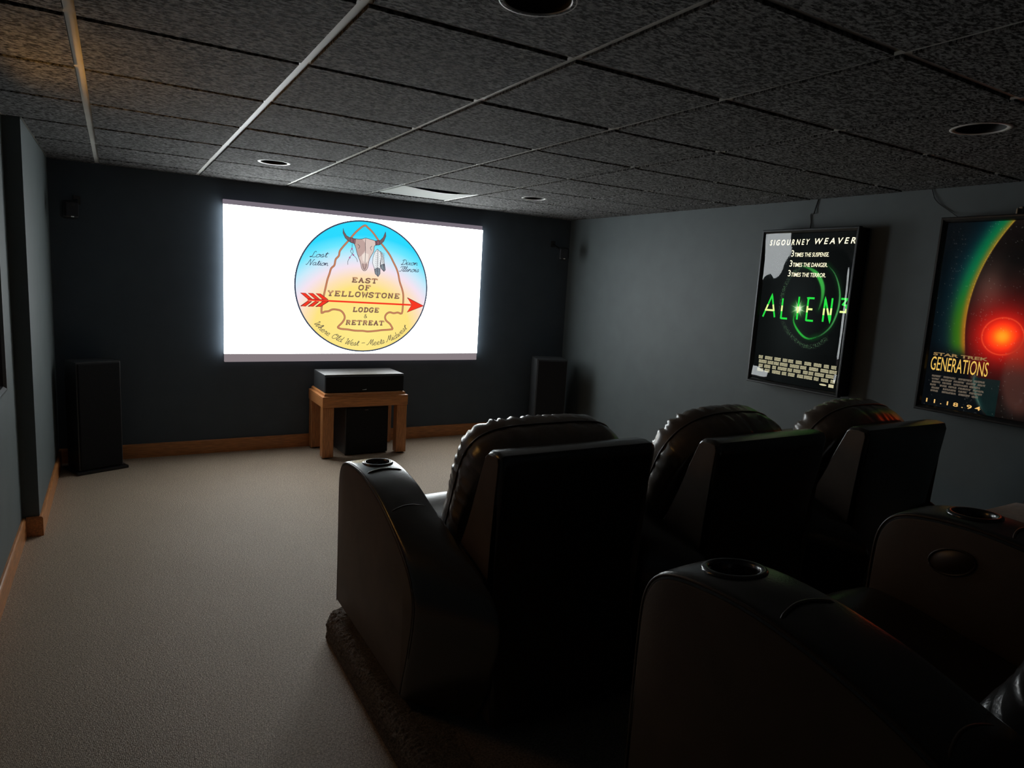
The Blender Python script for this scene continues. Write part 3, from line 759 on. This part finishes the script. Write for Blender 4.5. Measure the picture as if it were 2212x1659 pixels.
# red glow poster
def circ3(A, B, C):
    ax, ay = A; bx, by = B; cx, cy = C
    d = 2 * (ax * (by - cy) + bx * (cy - ay) + cx * (ay - by))
    ux = ((ax * ax + ay * ay) * (by - cy) + (bx * bx + by * by) * (cy - ay) + (cx * cx + cy * cy) * (ay - by)) / d
    uy = ((ax * ax + ay * ay) * (cx - bx) + (bx * bx + by * by) * (ax - cx) + (cx * cx + cy * cy) * (bx - ax)) / d
    return ux, uy, math.hypot(ax - ux, ay - uy)
KC = circ3((.333, .044), (.195, .417), (.205, .69))
def paint_red(u, v):
    d = KC[2] - math.hypot(u - KC[0], v - KC[1])    # >0 inside
    c = (7, 10, 13)
    fade = sstep(1.2, .55, v) * 1.0
    if d < 0 and v < .86:
        q = -d; vb = sstep(.76, .66, v)
        c = mixc(c, (8, 46, 58), vb * .9 * math.exp(-(q / .12) ** 2))
        c = mixc(c, mixc((8, 100, 60), (44, 104, 18), sstep(.25, .6, v)), vb * math.exp(-((q - .03) / .042) ** 2))
        c = mixc(c, (150, 118, 28), vb * math.exp(-(q / .020) ** 2) * (.75 + .25 * sstep(.2, .6, v)))
    elif d >= 0:
        c = (17, 13, 12)
        c = mixc(c, (92, 68, 58), .75 * math.exp(-((u - .285) / .075) ** 2 - ((v - .385) / .13) ** 2))
        c = mixc(c, (8, 7, 7), .8 * math.exp(-((u - .40) / .08) ** 2 - ((v - .22) / .14) ** 2))
        n = noise.noise(Vector((u * 9, v * 9, 2))); c = mixc(c, (60, 44, 36), max(0, n) * .5 * sstep(.2, .5, u))
        c = mixc(c, (190, 150, 50), math.exp(-(d / .004) ** 2) * sstep(.74, .66, v))
    r = math.hypot(u - .375, (v - .613)); side = sstep(-.03, .03, d) * .85 + .15
    c = mixc(c, (176, 18, 16), min(1, side * 1.15 * math.exp(-(r / .17) ** 2)))
    c = mixc(c, (214, 36, 16), min(1, side * math.exp(-(r / .085) ** 2)))
    c = mixc(c, (250, 104, 14), min(1, 1.15 * math.exp(-(r / .048) ** 2)))
    c = mixc(c, (255, 120, 24), min(1, math.exp(-(r / .022) ** 2)))
    c = mixc(c, (255, 120, 60), .35 * math.exp(-((r - .095) / .003) ** 2))
    e = math.hypot((u - .50) / .105, (v - .80) / .215)
    c = mixc(c, mixc((150, 40, 26), (74, 44, 38), sstep(.68, .82, v)), .8 * sstep(1.12, .72, e))
    a = math.hypot(u - .62, v - .80); b_ = sstep(.80, .86, v) * sstep(1.04, .95, v)
    if u < .40: c = mixc(c, (70, 110, 100), .8 * b_ * math.exp(-((a - .345) / .012) ** 2)); 
    if u < .40 and a < .345 and v > .84: c = mixc(c, (10, 34, 34), .7)
    n = noise.noise(Vector((u * 320, v * 320, 9)))
    if n > .62: c = mixc(c, (170, 170, 160), .35)
    return tuple(c) + (1.0 + 0.9 * side * math.exp(-(r / .10) ** 2),)
def sheet_red(u, v): return .003 + noise.noise(Vector((u * 3, v * 3, 8))) * .0010
P2, P2print, pm = lightbox('poster_light_box', 'black framed poster glowing red and orange with a green crescent, nearest on the right wall', XR, -1, -3.668, 1.977, 0.716, 1.058, paint_red, sheet_red, (210, 310))
GOLD = em(236, 190, 90, 1.0); TAN = em(150, 120, 76)
part_text(P2print, 'series_lettering', TAN, lambda b: flip_text(b, 'STAR TREK', .054, .328, .731, .748, bold=0.03))
part_text(P2print, 'title_lettering', GOLD, lambda b: flip_text(b, 'GENERATIONS', .048, .336, .754, .830, bold=0.0))
part_text(P2print, 'date_lettering', em(240, 190, 110), lambda b: flip_text(b, '11.18.94', .052, .330, .990, 1.012, bold=0.01, space=1.5))
part_text(P2print, 'credit_block', em(112, 100, 86), lambda b: credits_(b, pm, .054, .330, .856, 6, .0165, 9, tall=.010))

# poster box on the left wall, mostly outside the view
def paint_left(u, v):
    c = mixc((232, 170, 84), (70, 34, 40), sstep(.05, .55, v)); c = mixc(c, (96, 70, 92), sstep(.6, .95, v)); return tuple(c) + (1.0 + 15.0 * sstep(.20, .02, v),)
P3, _, _ = lightbox('poster_light_box', 'edge of a framed poster on the near left wall, cut off by the view', XN, 1, -2.43, 2.003, 0.716, 1.058, paint_left, lambda u, v: .003, (24, 36), 0.075)

def cord(name, label, pts, r=0.0035):
    P = [Vector(p) for p in pts]; Q = []
    for i in range(len(P) - 1):
        a, b, c, d = P[max(i - 1, 0)], P[i], P[i + 1], P[min(i + 2, len(P) - 1)]
        for k in range(5):
            t = k / 5; Q.append(0.5 * ((2 * b) + (c - a) * t + (2 * a - 5 * b + 4 * c - d) * t * t + (3 * b - a - 3 * c + d) * t ** 3))
    Q.append(P[-1]); bm = bmesh.new(); tube(bm, Q, r)
    return tag(mesh_obj(name, bm, M_cord, None, True), label, 'cord')
cord('power_cord', 'thin black cord hanging from the ceiling down to the green ring poster',
     [(XR - .006, -2.82, H - .001), (XR - .006, -2.805, 2.10), (XR - .012, -2.80, 2.06), (XR - .007, -2.775, 2.055), (XR - .006, -2.782, 2.0), (XR - .02, -2.79, 1.96), (XR - .05, -2.79, 1.955)])
cord('power_cord', 'thin dark cord running from the ceiling to the top of the red glowing poster',
     [(XR - .006, -3.535, H - .001), (XR - .006, -3.55, 2.12), (XR - .010, -3.56, 2.10), (XR - .006, -3.585, 2.07), (XR - .006, -3.64, 2.03), (XR - .02, -3.70, 1.99), (XR - .05, -3.72, 1.979)], .0025)
bm = bmesh.new(); box(bm, XR - .012, XR, -4.005, -3.99, 2.012, 2.026, .002)
box(bm, XR - .05, XR - .004, -4.001, -3.994, 1.977, 2.014, .001)
tag(mesh_obj('wall_hook', bm, M_chrome), 'tiny bright metal hook above the red glowing poster', 'hook')

# ---------------------------------------------------------------- oak table with centre speaker and subwoofer
tx0, tx1, ty0, ty1 = 1.392, 2.112, -0.485, -0.030
tab = thing('side_table', 'small square-legged oak table standing under the screen', 'table', ((tx0 + tx1) / 2, (ty0 + ty1) / 2, 0))
def tb(name, a, mat, bev=0.004, par=None, lbl=None):
    bm = bmesh.new(); ox, oy = (tx0 + tx1) / 2, (ty0 + ty1) / 2
    box(bm, a[0] - ox, a[1] - ox, a[2] - oy, a[3] - oy, a[4], a[5], bev, 3)
    return mesh_obj(name, bm, mat, par or tab, label=lbl)
tb('apron', (tx0, tx1, ty0, ty1, 0.420, 0.500), M_oakx)
bm = bmesh.new(); ox, oy = (tx0 + tx1) / 2, (ty0 + ty1) / 2
steps = [(0.0, .500), (0.0, .506), (.010, .510), (.016, .511), (.018, .516), (.019, .526), (.024, .532), (.034, .535), (.33, .535)]
rings = []
for i, z in steps:
    ii = min(i, 0.2)
    rings.append([bm.verts.new((x, y, z)) for x, y in ((tx0 - ox + ii, ty0 - oy + ii), (tx1 - ox - ii, ty0 - oy + ii), (tx1 - ox - ii, ty1 - oy - ii), (tx0 - ox + ii, ty1 - oy - ii))])
for A, B in zip(rings, rings[1:]):
    for k in range(4): bm.faces.new((A[k], A[(k + 1) % 4], B[(k + 1) % 4], B[k]))
bm.faces.new(rings[-1]); bm.faces.new(rings[0][::-1])
mesh_obj('moulded_top', bm, M_oakx, tab)
for lx in (tx0 + .004, tx1 - .094):
    for ly in (ty0 + .004, ty1 - .084):
        lg = tb('leg', (lx, lx + .090, ly, ly + .080, 0.010, 0.421), M_oakz, .006)
        bm = bmesh.new(); lathe(bm, [(0, 0), (.022, 0), (.024, .003), (.024, .011), (0, .011)], lx + .045 - ox, ly + .04 - oy, 20)
        mesh_obj('glide', bm, M_plastic, lg, True)
def speaker(name, label, w_, d_, h_, loc, rz, top_mat, grille, badge=None, plinth=False, par_z=0.0):
    t = thing(name, label, 'speaker', loc, rz)
    bm = bmesh.new(); box(bm, -w_ / 2, w_ / 2, 0.0, d_, par_z, h_, 0.004, 2); mesh_obj('cabinet', bm, top_mat, t)
    bm = bmesh.new(); g = grille
    box(bm, -w_ / 2 + g[0], w_ / 2 - g[0], -0.014, 0.001, g[1], h_ - g[2], 0.006, 3); gr = mesh_obj('grille', bm, M_cloth, t)
    if badge:
        bm = bmesh.new(); box(bm, badge[0] - badge[2] / 2, badge[0] + badge[2] / 2, -0.0165, -0.013, badge[1], badge[1] + badge[3], 0.0005, 1)
        mesh_obj('badge', bm, M_chrome, gr)
    if plinth:
        bm = bmesh.new(); box(bm, -w_ / 2 - .025, w_ / 2 + .025, -0.035, d_ + .02, 0.0, par_z, 0.006, 2); mesh_obj('plinth', bm, M_plastic, t)
    return t
speaker('centre_speaker', 'long black speaker lying on the oak table', 0.667, 0.345, 0.146, (1.752, -0.440, 0.5352), 0, M_vinyl, (.004, .003, .012), (-.01, .018, .034, .005))
speaker('subwoofer', 'black cube subwoofer on the carpet under the oak table', 0.372, 0.36, 0.405, (1.782, -0.418, 0.0), 0.03, M_vinyl, (.006, .012, .006), (-.012, .378, .03, .005), False, 0.008)
speaker('tower_speaker', 'black floorstanding speaker on a plinth at the left end of the front wall', 0.285, 0.20, 0.785, (-0.118, -0.300, 0.0), math.radians(22), M_vinyl, (.008, .03, .010), None, True, 0.022)
speaker('tower_speaker', 'black floorstanding speaker in the right front corner behind the recliners', 0.30, 0.30, 0.785, (3.600, -0.430, 0.0), math.radians(-22), M_vinyl, (.008, .03, .010), None, True, 0.022)

def satellite(label, loc, rz, wall):
    t = thing('satellite_speaker', label, 'speaker', loc, rz, 'small wall speakers')
    bm = bmesh.new()
    def body(a, b):
        th = 2 * PI * a; h = -0.062 + 0.124 * b
        k = (1 - abs(2 * b - 1) ** 6) ** 0.4
        c, s = math.cos(th), math.sin(th)
        q = (abs(c) ** 3.5 + abs(s) ** 3.5) ** (-1 / 3.5)
        dy = 0.045 * q * s * k
        return (0.052 * q * c * (0.55 + 0.45 * k) * (1 - .08 * b), dy + 0.045 - (0.012 * b if s < 0 else 0), h)
    V = grid(bm, 28, 15, body, True)
    bm.faces.new([r[0] for r in V][::-1]); bm.faces.new([r[-1] for r in V])
    bmesh.ops.recalc_face_normals(bm, faces=bm.faces[:])
    mesh_obj('cabinet', bm, M_plastic, t, True)
    bm = bmesh.new(); box(bm, -0.042, 0.042, -0.008, 0.02, -0.045, 0.050, 0.008, 3); g = mesh_obj('grille', bm, M_cloth, t)
    bm = bmesh.new(); box(bm, -0.009, 0.009, -0.0105, -0.007, -0.050, -0.043, 0.0006, 1); mesh_obj('badge', bm, M_ring, g)
    bm = bmesh.new()
    R = Matrix.Rotation(-rz, 3, 'Z'); wp = R @ (Vector(wall) - Vector(loc))
    tube(bm, [(0, 0.08, 0.0), (0, 0.10, 0.03), tuple(wp + Vector((0, -0.02, 0)) * 0), ], 0.008, 8)
    n = bmesh.ops.create_cube(bm, size=1)['verts']
    for v in n: v.co = wp + Vector((v.co.x * .045, v.co.y * .012, v.co.z * .06))
    mesh_obj('bracket', bm, M_plastic, t)
satellite('small black wall speaker in the right front corner, right of the screen', (3.775, -0.255, 1.800), math.radians(-28), (3.80, -0.006, 1.90))
satellite('small black wall speaker high on the left end of the front wall', (-0.240, -0.255, 1.808), math.radians(24), (-0.22, -0.006, 1.89))

# ---------------------------------------------------------------- recliners
def offset(prof, d):
    n = len(prof); out = []
    for i, p in enumerate(prof):
        a, b = prof[(i - 1) % n], prof[(i + 1) % n]
        t = Vector((b[0] - a[0], b[1] - a[1])); t = t.normalized() if t.length > 1e-9 else Vector((1, 0))
        out.append((p[0] + t.y * d, p[1] - t.x * d))
    return out
def area(P): return sum(a[0] * b[1] - b[0] * a[1] for a, b in zip(P, P[1:] + P[:1])) / 2
def resample(P, step, closed=True):
    Q = []; n = len(P)
    for i in range(n if closed else n - 1):
        a, b = Vector(P[i]), Vector(P[(i + 1) % n]); m_ = max(1, int((b - a).length / step))
        for k in range(m_): Q.append(tuple(a + (b - a) * (k / m_)))
    if not closed: Q.append(tuple(P[-1]))
    return Q
def loft(bm, prof, x0, x1, r, nmid=4, nr=5, warp=None, skip=None, caps=True):
    """closed (y,z) outline lofted along x with rounded ends"""
    if area(prof) > 0: sg = -1
    else: sg = 1
    secs = []
    for k in range(nr + 1):
        a = PI / 2 * k / nr; secs.append((x0 + r * (1 - math.sin(a)) , r * (1 - math.cos(PI / 2 - a)) ))
    secs = [(x0 + r * (1 - math.cos(PI / 2 * k / nr)), r * (1 - math.sin(PI / 2 * k / nr))) for k in range(nr + 1)]
    mid = [(x0 + r + (x1 - x0 - 2 * r) * (k + 1) / (nmid + 1), 0.0) for k in range(nmid)]
    secs2 = [(x1 - r * (1 - math.cos(PI / 2 * k / nr)), r * (1 - math.sin(PI / 2 * k / nr))) for k in range(nr, -1, -1)]
    rings = []
    for x, ins in secs + mid + secs2:
        P = offset(prof, sg * ins) if ins > 1e-6 else prof
        R = []
        for p in P:
            q = Vector((x, p[0], p[1]))
            if warp: q = warp(q, (x - x0) / (x1 - x0))
            R.append(bm.verts.new(q))
        rings.append(R)
    n = len(prof)
    for A, B in zip(rings, rings[1:]):
        for i in range(n):
            vs = (A[i], A[(i + 1) % n], B[(i + 1) % n], B[i])
            if skip and skip(sum((v.co for v in vs), Vector()) / 4): continue
            bm.faces.new(vs)
    if caps:
        f1 = bm.faces.new(rings[0]); f2 = bm.faces.new(rings[-1][::-1])
        bmesh.ops.triangulate(bm, faces=[f1, f2])
    bmesh.ops.recalc_face_normals(bm, faces=bm.faces[:])

_top = catmull([(0.0, .40), (-.002, .52), (-.010, .585), (-.035, .628), (-.080, .652), (-.150, .664), (-.240, .668), (-.330, .660),
                (-.430, .641), (-.533, .609), (-.650, .556), (-.745, .500), (-.800, .445), (-.822, .38), (-.815, .30)], 4)
ARMP = [(0.0, .035), (0.0, .2)] + [tuple(p) for p in _top] + [(-.79, .2), (-.74, .035)]
ARMP_R = resample(ARMP, 0.009)
ARM_TOPLINE = [tuple(p) for p in _top]
def topz(y):
    for a, b in zip(ARM_TOPLINE, ARM_TOPLINE[1:]):
        if b[0] <= y <= a[0] and a[1] > .5 and abs(a[0] - b[0]) > 1e-6: 
            t = (a[0] - y) / (a[0] - b[0]); return a[1] + (b[1] - a[1]) * t
    return .66
def build_arm(t, xo, xi, cupy, lever=0):
    sgn = 1 if xi > xo else -1
    xa, xb = min(xo, xi), max(xo, xi)
    cx_ = xo + sgn * 0.093
    def warp(q, s):
        ss = s if sgn > 0 else 1 - s
        y = q.y
        if y < -.5: q.y = y - ss * 0.24 * sstep(-.5, -.82, y) * 1.0
        if q.z > .3: q.z += 0.006 * math.sin(PI * s) * sstep(.3, .5, q.z)
        # soft puckers in the hide
        q.z += 0.0030 * noise.noise(q * 9) * sstep(.4, .6, q.z)
        return q
    def hole(c): return c.z > .6 and math.hypot(c.x - cx_, c.y - cupy) < 0.046
    bm = bmesh.new(); loft(bm, ARMP_R, xa, xb, 0.011, 18, 4, warp, hole)
    arm = mesh_obj('armrest', bm, M_leather, t); smooth_angle(arm, 40)
    # side panel: matte hide between the piping
    bm = bmesh.new()
    inner = offset(ARMP_R, (-1 if area(ARMP_R) > 0 else 1) * 0.012)
    a, b = (xo - sgn * 0.003, xo + sgn * 0.012)
    loft(bm, inner, min(a, b), max(a, b), 0.004, 0, 2)
    sp = mesh_obj('side_panel', bm, M_side, arm, label='matte brown side panel'); smooth_angle(sp, 40)
    bm = bmesh.new()
    line = offset(ARMP, (-1 if area(ARMP) > 0 else 1) * 0.0055)[1:-1]
    tube(bm, [(xo + sgn * 0.0020, p[0], p[1] + (0.001 if p[1] > .5 else 0)) for p in resample(line, .02, False)], 0.0034, 6)
    for ys in (-.305, -.560):
        pts = []
        for k in range(15):
            s = k / 14; x = xo + sgn * (0.004 + 0.162 * s); y = ys + 0.020 * math.sin(PI * s)
            pts.append((x, y, topz(y) + 0.006 * math.sin(PI * s) + 0.0015 - (0.010 * (1 - s * 14 / 2) if s < 2 / 14 else 0) - (0.010 * (1 - (1 - s) * 14 / 2) if s > 12 / 14 else 0)))
        tube(bm, pts, 0.0030, 6)
    mesh_obj('piping', bm, M_pipe, arm, True)
    z0 = topz(cupy) + 0.007
    slope = (topz(cupy + .05) - topz(cupy - .05)) / .1
    bm = bmesh.new()
    lathe(bm, [(.0590, -.006), (.0585, -.001), (.056, .0015), (.051, .0028), (.0465, .0018), (.0445, -.001), (.0430, -.007), (.0405, -.02), (.0385, -.055), (.0, -.058)], 0, 0, 56)
    for v in bm.verts: v.co = Vector((v.co.x + cx_, v.co.y + cupy, v.co.z + z0 + v.co.y * slope))
    mesh_obj('cup_holder', bm, M_cup, arm, True)
    if lever:
        xl = xo - sgn * 0.003 if lever == 1 else xi
        yy, zz = -.195, .572
        bm = bmesh.new()
        for rr, dx, tr_ in ((1.0, .0015, .0025),):
            tube(bm, [(xl - sgn * dx, yy + .050 * rr * math.cos(2 * PI * k / 40), zz + (.032 * math.sin(2 * PI * k / 40) - .012 * math.cos(2 * PI * k / 40)) * rr) for k in range(40)], tr_, 8, True)
        mesh_obj('handle_rim', bm, M_pipe, arm, True)
        bm = bmesh.new()
        V = [[bm.verts.new((xl - sgn * (0.0015 + .008 * (1 - (j / 5) ** 2)), yy + .046 * j / 5 * math.cos(2 * PI * k / 40), zz + (.028 * math.sin(2 * PI * k / 40) - .012 * math.cos(2 * PI * k / 40)) * j / 5)) for k in range(40)] for j in range(1, 6)]
        for A, B in zip(V, V[1:]):
            for k in range(40): bm.faces.new((A[k], A[(k + 1) % 40], B[(k + 1) % 40], B[k]))
        bm.faces.new(V[0]); bmesh.ops.recalc_face_normals(bm, faces=bm.faces[:])
        mesh_obj('recline_handle', bm, M_pipe, arm, True)
    return arm

SHELL = [(-.872, .872), (-.835, .785), (-.795, .68), (-.76, .60), (-.72, .52), (-.66, .40), (-.62, .30), (-.62, .10), (-.62, .035), (-1.005, .035),
         (-.99, .15), (-.955, .30), (-.945, .45), (-.952, .60), (-.965, .77), (-.972, .86), (-.962, .884), (-.93, .890), (-.89, .886)]
SHELL_R = resample(SHELL, 0.02)
CV = Vector((0, -.40, .916)); CN = Vector((0, .916, .40)); CC = Vector((0.018, -.725, .648))
def back_cushion(t, seed, mat, rnd=4.2, lift=0.0):
    bm = bmesh.new(); NT = 220
    HW, HH = 0.314, 0.256
    rs = [0.04, .12, .22, .34, .46, .56, .65, .73, .80, .86, .905, .935, .96, .978, .99, .997, 1.0]
    def outl(th):
        c, s = math.cos(th), math.sin(th); e = rnd if s > 0 else 7.0
        return (abs(c) ** e + abs(s) ** e) ** (-1 / e)
    def pt(r, th, d):
        q = outl(th); x = HW * q * math.cos(th) * r; v = HH * q * math.sin(th) * r * (1.25 if math.sin(th) < 0 else 1)
        x *= 0.97 + 0.03 * (v / HH) - 0.05 * (1 - v / HH) * (x > 0)
        return CC + Vector((x, 0, lift)) + CV * v + CN * d
    rings = []
    for r in rs:
        R = []
        for k in range(NT):
            th = 2 * PI * k / NT
            x, v = math.cos(th) * r, math.sin(th) * r
            dome = 0.092 + 0.098 * max(0.0, 1 - r ** 9) ** 0.42
            dome += 0.018 * math.exp(-((v - .55) / .3) ** 2) * (1 - r ** 4) - 0.014 * math.exp(-((v - .12) / .07) ** 2) * (1 - r ** 4)
            f = noise.noise(Vector((math.cos(th) * 2.2, math.sin(th) * 2.2, seed)))
            f2 = noise.noise(Vector((math.cos(th) * 7, math.sin(th) * 7, seed + 4.4)))
            wr = math.sin(th * 31 + f * 9) * (0.55 + .45 * f2) + .6 * math.sin(th * 53 + f2 * 6)
            amp = 0.0080 * sstep(.50, .93, r) * (1 - .3 * sstep(.97, 1.0, r)) * (0.55 + 0.45 * sstep(-.9, .3, v / max(r, .01)))
            dome += wr * amp + 0.004 * noise.noise(Vector((x * 4, v * 5, seed + 1)))
            R.append(bm.verts.new(pt(r, th, dome)))
        rings.append(R)
    for j, d in enumerate((0.084, 0.072, 0.055, 0.035, 0.012, 0.0)):
        R = []
        for k in range(NT):
            th = 2 * PI * k / NT
            f = noise.noise(Vector((math.cos(th) * 5, math.sin(th) * 5, seed + d * 14))) + .8 * noise.noise(Vector((math.cos(th) * 14, math.sin(th) * 14, seed + d * 9)))
            bul = 1.0 + 0.035 * math.sin(PI * d / 0.092) + 0.016 * f
            top = max(0.0, math.sin(th))
            R.append(bm.verts.new(pt(bul - (0.06 * (1 - d / .092) * top), th, d - (0.03 * top * (1 - d / 0.1)))))
        rings.append(R)
    for A, B in zip(rings, rings[1:]):
        for k in range(NT): bm.faces.new((A[k], A[(k + 1) % NT], B[(k + 1) % NT], B[k]))
    bm.faces.new(rings[0]); bm.faces.new(rings[-1][::-1])
    bmesh.ops.recalc_face_normals(bm, faces=bm.faces[:])
    o = mesh_obj('back_cushion', bm, mat, t, True, label='puffy gathered leather back cushion')
    bm = bmesh.new(); tube(bm, [pt(1.006, 2 * PI * k / 120, 0.091) for k in range(120)], 0.0036, 6, True)
    mesh_obj('piping', bm, M_pipe, o, True)
    return o

M_cup = surf('glossy_black_cup_holder', (0.014, 0.014, 0.015), 0.22, 0.1, 30, 0, 0, spec=0.9)
def recliner(label, x, y, z, rz=0.0, cupy=-.195, seed=1, right_arm=False, lever=0, group=None, rnd=4.2, right_cup=None):
    t = thing('recliner', label, 'recliner', (x, y, z), rz, group)
    build_arm(t, -.490, -.318, cupy, lever)
    if right_arm: build_arm(t, .490, .318, cupy)
    bm = bmesh.new(); loft(bm, SHELL_R, -.300, .300, 0.022, 6, 5, lambda q, s: Vector((q.x - .035 * sstep(.87, .45, q.z) * (q.x > 0) * (q.x / .3), q.y, q.z)))
    sh = mesh_obj('backrest_shell', bm, M_leather, t); smooth_angle(sh, 50)
    for s in (-1, 1):
        bm = bmesh.new()
        inner = offset(SHELL_R, (-1 if area(SHELL_R) > 0 else 1) * 0.012)
        loft(bm, inner, *( (-.303, -.296) if s < 0 else (.296, .303)), 0.002, 0, 2, lambda q, w_: Vector((q.x - .035 * sstep(.87, .45, q.z) * (q.x > 0), q.y, q.z)))
        o = mesh_obj('shell_side', bm, M_side, sh, label='matte brown side of the backrest')
    mat = M_cushion if group == ROW1 else M_leather  # back row cushions take the darker leather to stand in for dim light
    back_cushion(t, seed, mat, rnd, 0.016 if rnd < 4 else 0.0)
    # seat cushion
    sp = [(-.66, .30), (-.66, .380)] + [tuple(p) for p in catmull([(-.60, .392), (-.40, .405), (-.20, .430), (-.06, .450), (.005, .440), (.038, .405), (.040, .36)], 5)] + [(.02, .30)]
    bm = bmesh.new(); loft(bm, resample(sp, .025), -.306, .306, 0.035, 6, 5, lambda q, s: q + Vector((0, 0, .012 * math.sin(PI * s) * (1 if q.z > .4 else 0) + .003 * noise.noise(q * 14))))
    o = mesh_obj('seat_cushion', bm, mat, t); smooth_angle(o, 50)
    bm = bmesh.new(); loft(bm, resample([(-.02, .06), (.022, .06), (.034, .12), (.034, .26), (.020, .305), (-.02, .305)], .03), -.300, .300, 0.02, 4, 4)
    o = mesh_obj('footrest', bm, M_leather, t); smooth_angle(o, 50)
    bm = bmesh.new(); box(bm, -.47, .31 if not right_arm else .47, -.72, -.03, .03, .30, .01)
    mesh_obj('base', bm, M_plastic, t)
    for fx in (-.44, .26): 
        for fy in (-.66, -.10):
            bm = bmesh.new(); lathe(bm, [(0, 0), (.022, 0), (.024, .031), (0, .031)], fx, fy, 16); mesh_obj('foot', bm, M_plastic, t)
    return t
ROW1 = 'recliners in the front row'; ROW2 = 'recliners in the back row'
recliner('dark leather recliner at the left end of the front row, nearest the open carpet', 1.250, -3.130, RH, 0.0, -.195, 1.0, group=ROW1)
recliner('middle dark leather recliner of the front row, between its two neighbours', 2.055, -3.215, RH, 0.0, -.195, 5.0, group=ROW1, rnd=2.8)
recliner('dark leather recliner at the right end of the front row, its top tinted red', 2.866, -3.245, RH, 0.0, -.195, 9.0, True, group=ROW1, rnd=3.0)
Z2 = 0.333
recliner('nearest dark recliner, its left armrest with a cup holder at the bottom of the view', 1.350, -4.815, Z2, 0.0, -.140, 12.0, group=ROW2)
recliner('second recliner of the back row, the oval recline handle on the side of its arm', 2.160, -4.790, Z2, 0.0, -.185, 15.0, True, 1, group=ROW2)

# folded throw on the seat at the right edge of the view
M_throw = surf('brown_fleece', (0.24, 0.13, 0.055), 0.9, 0.25, 60, 200, 0.4, 0.002, sheen=0.3)
bm = bmesh.new()
for i, (z0, z1, ins) in enumerate(((.806, .855, 0.0), (.858, .905, 0.012))):
    P = [(-4.775 - ins, (z0 + z1) / 2), (-4.79 - ins, z1 - .012), (-4.83, z1), (-5.10, z1 + .004), (-5.125, (z0 + z1) / 2), (-5.10, z0), (-4.83, z0), (-4.79 - ins, z0 + .012)]
    loft(bm, resample([tuple(p) for p in catmull(P, 4, True)], .02), 2.16, 2.43, .02, 4, 4)
th_ = tag(mesh_obj('folded_blanket', bm, M_throw), 'folded brown blanket beyond the cup holder at the right edge', 'blanket'); smooth_angle(th_, 50)

# bits of lint on the carpet
M_lint = surf('pale_lint', (0.7, 0.65, 0.5), 0.9, 0.1, 50, 0, 0)
for (x, y), lb in (((0.649, -3.83), 'pale crumb on the carpet left of the riser corner, the lower of two'), ((0.682, -3.819), 'pale crumb on the carpet, the one nearer the riser edge')):
    bm = bmesh.new(); bmesh.ops.create_icosphere(bm, subdivisions=1, radius=.0028)
    for v in bm.verts: v.co = Vector((v.co.x * 1.3 + x, v.co.y + y, v.co.z * .7 + .002))
    tag(mesh_obj('crumb', bm, M_lint), lb, 'crumb', 'crumbs on the carpet')
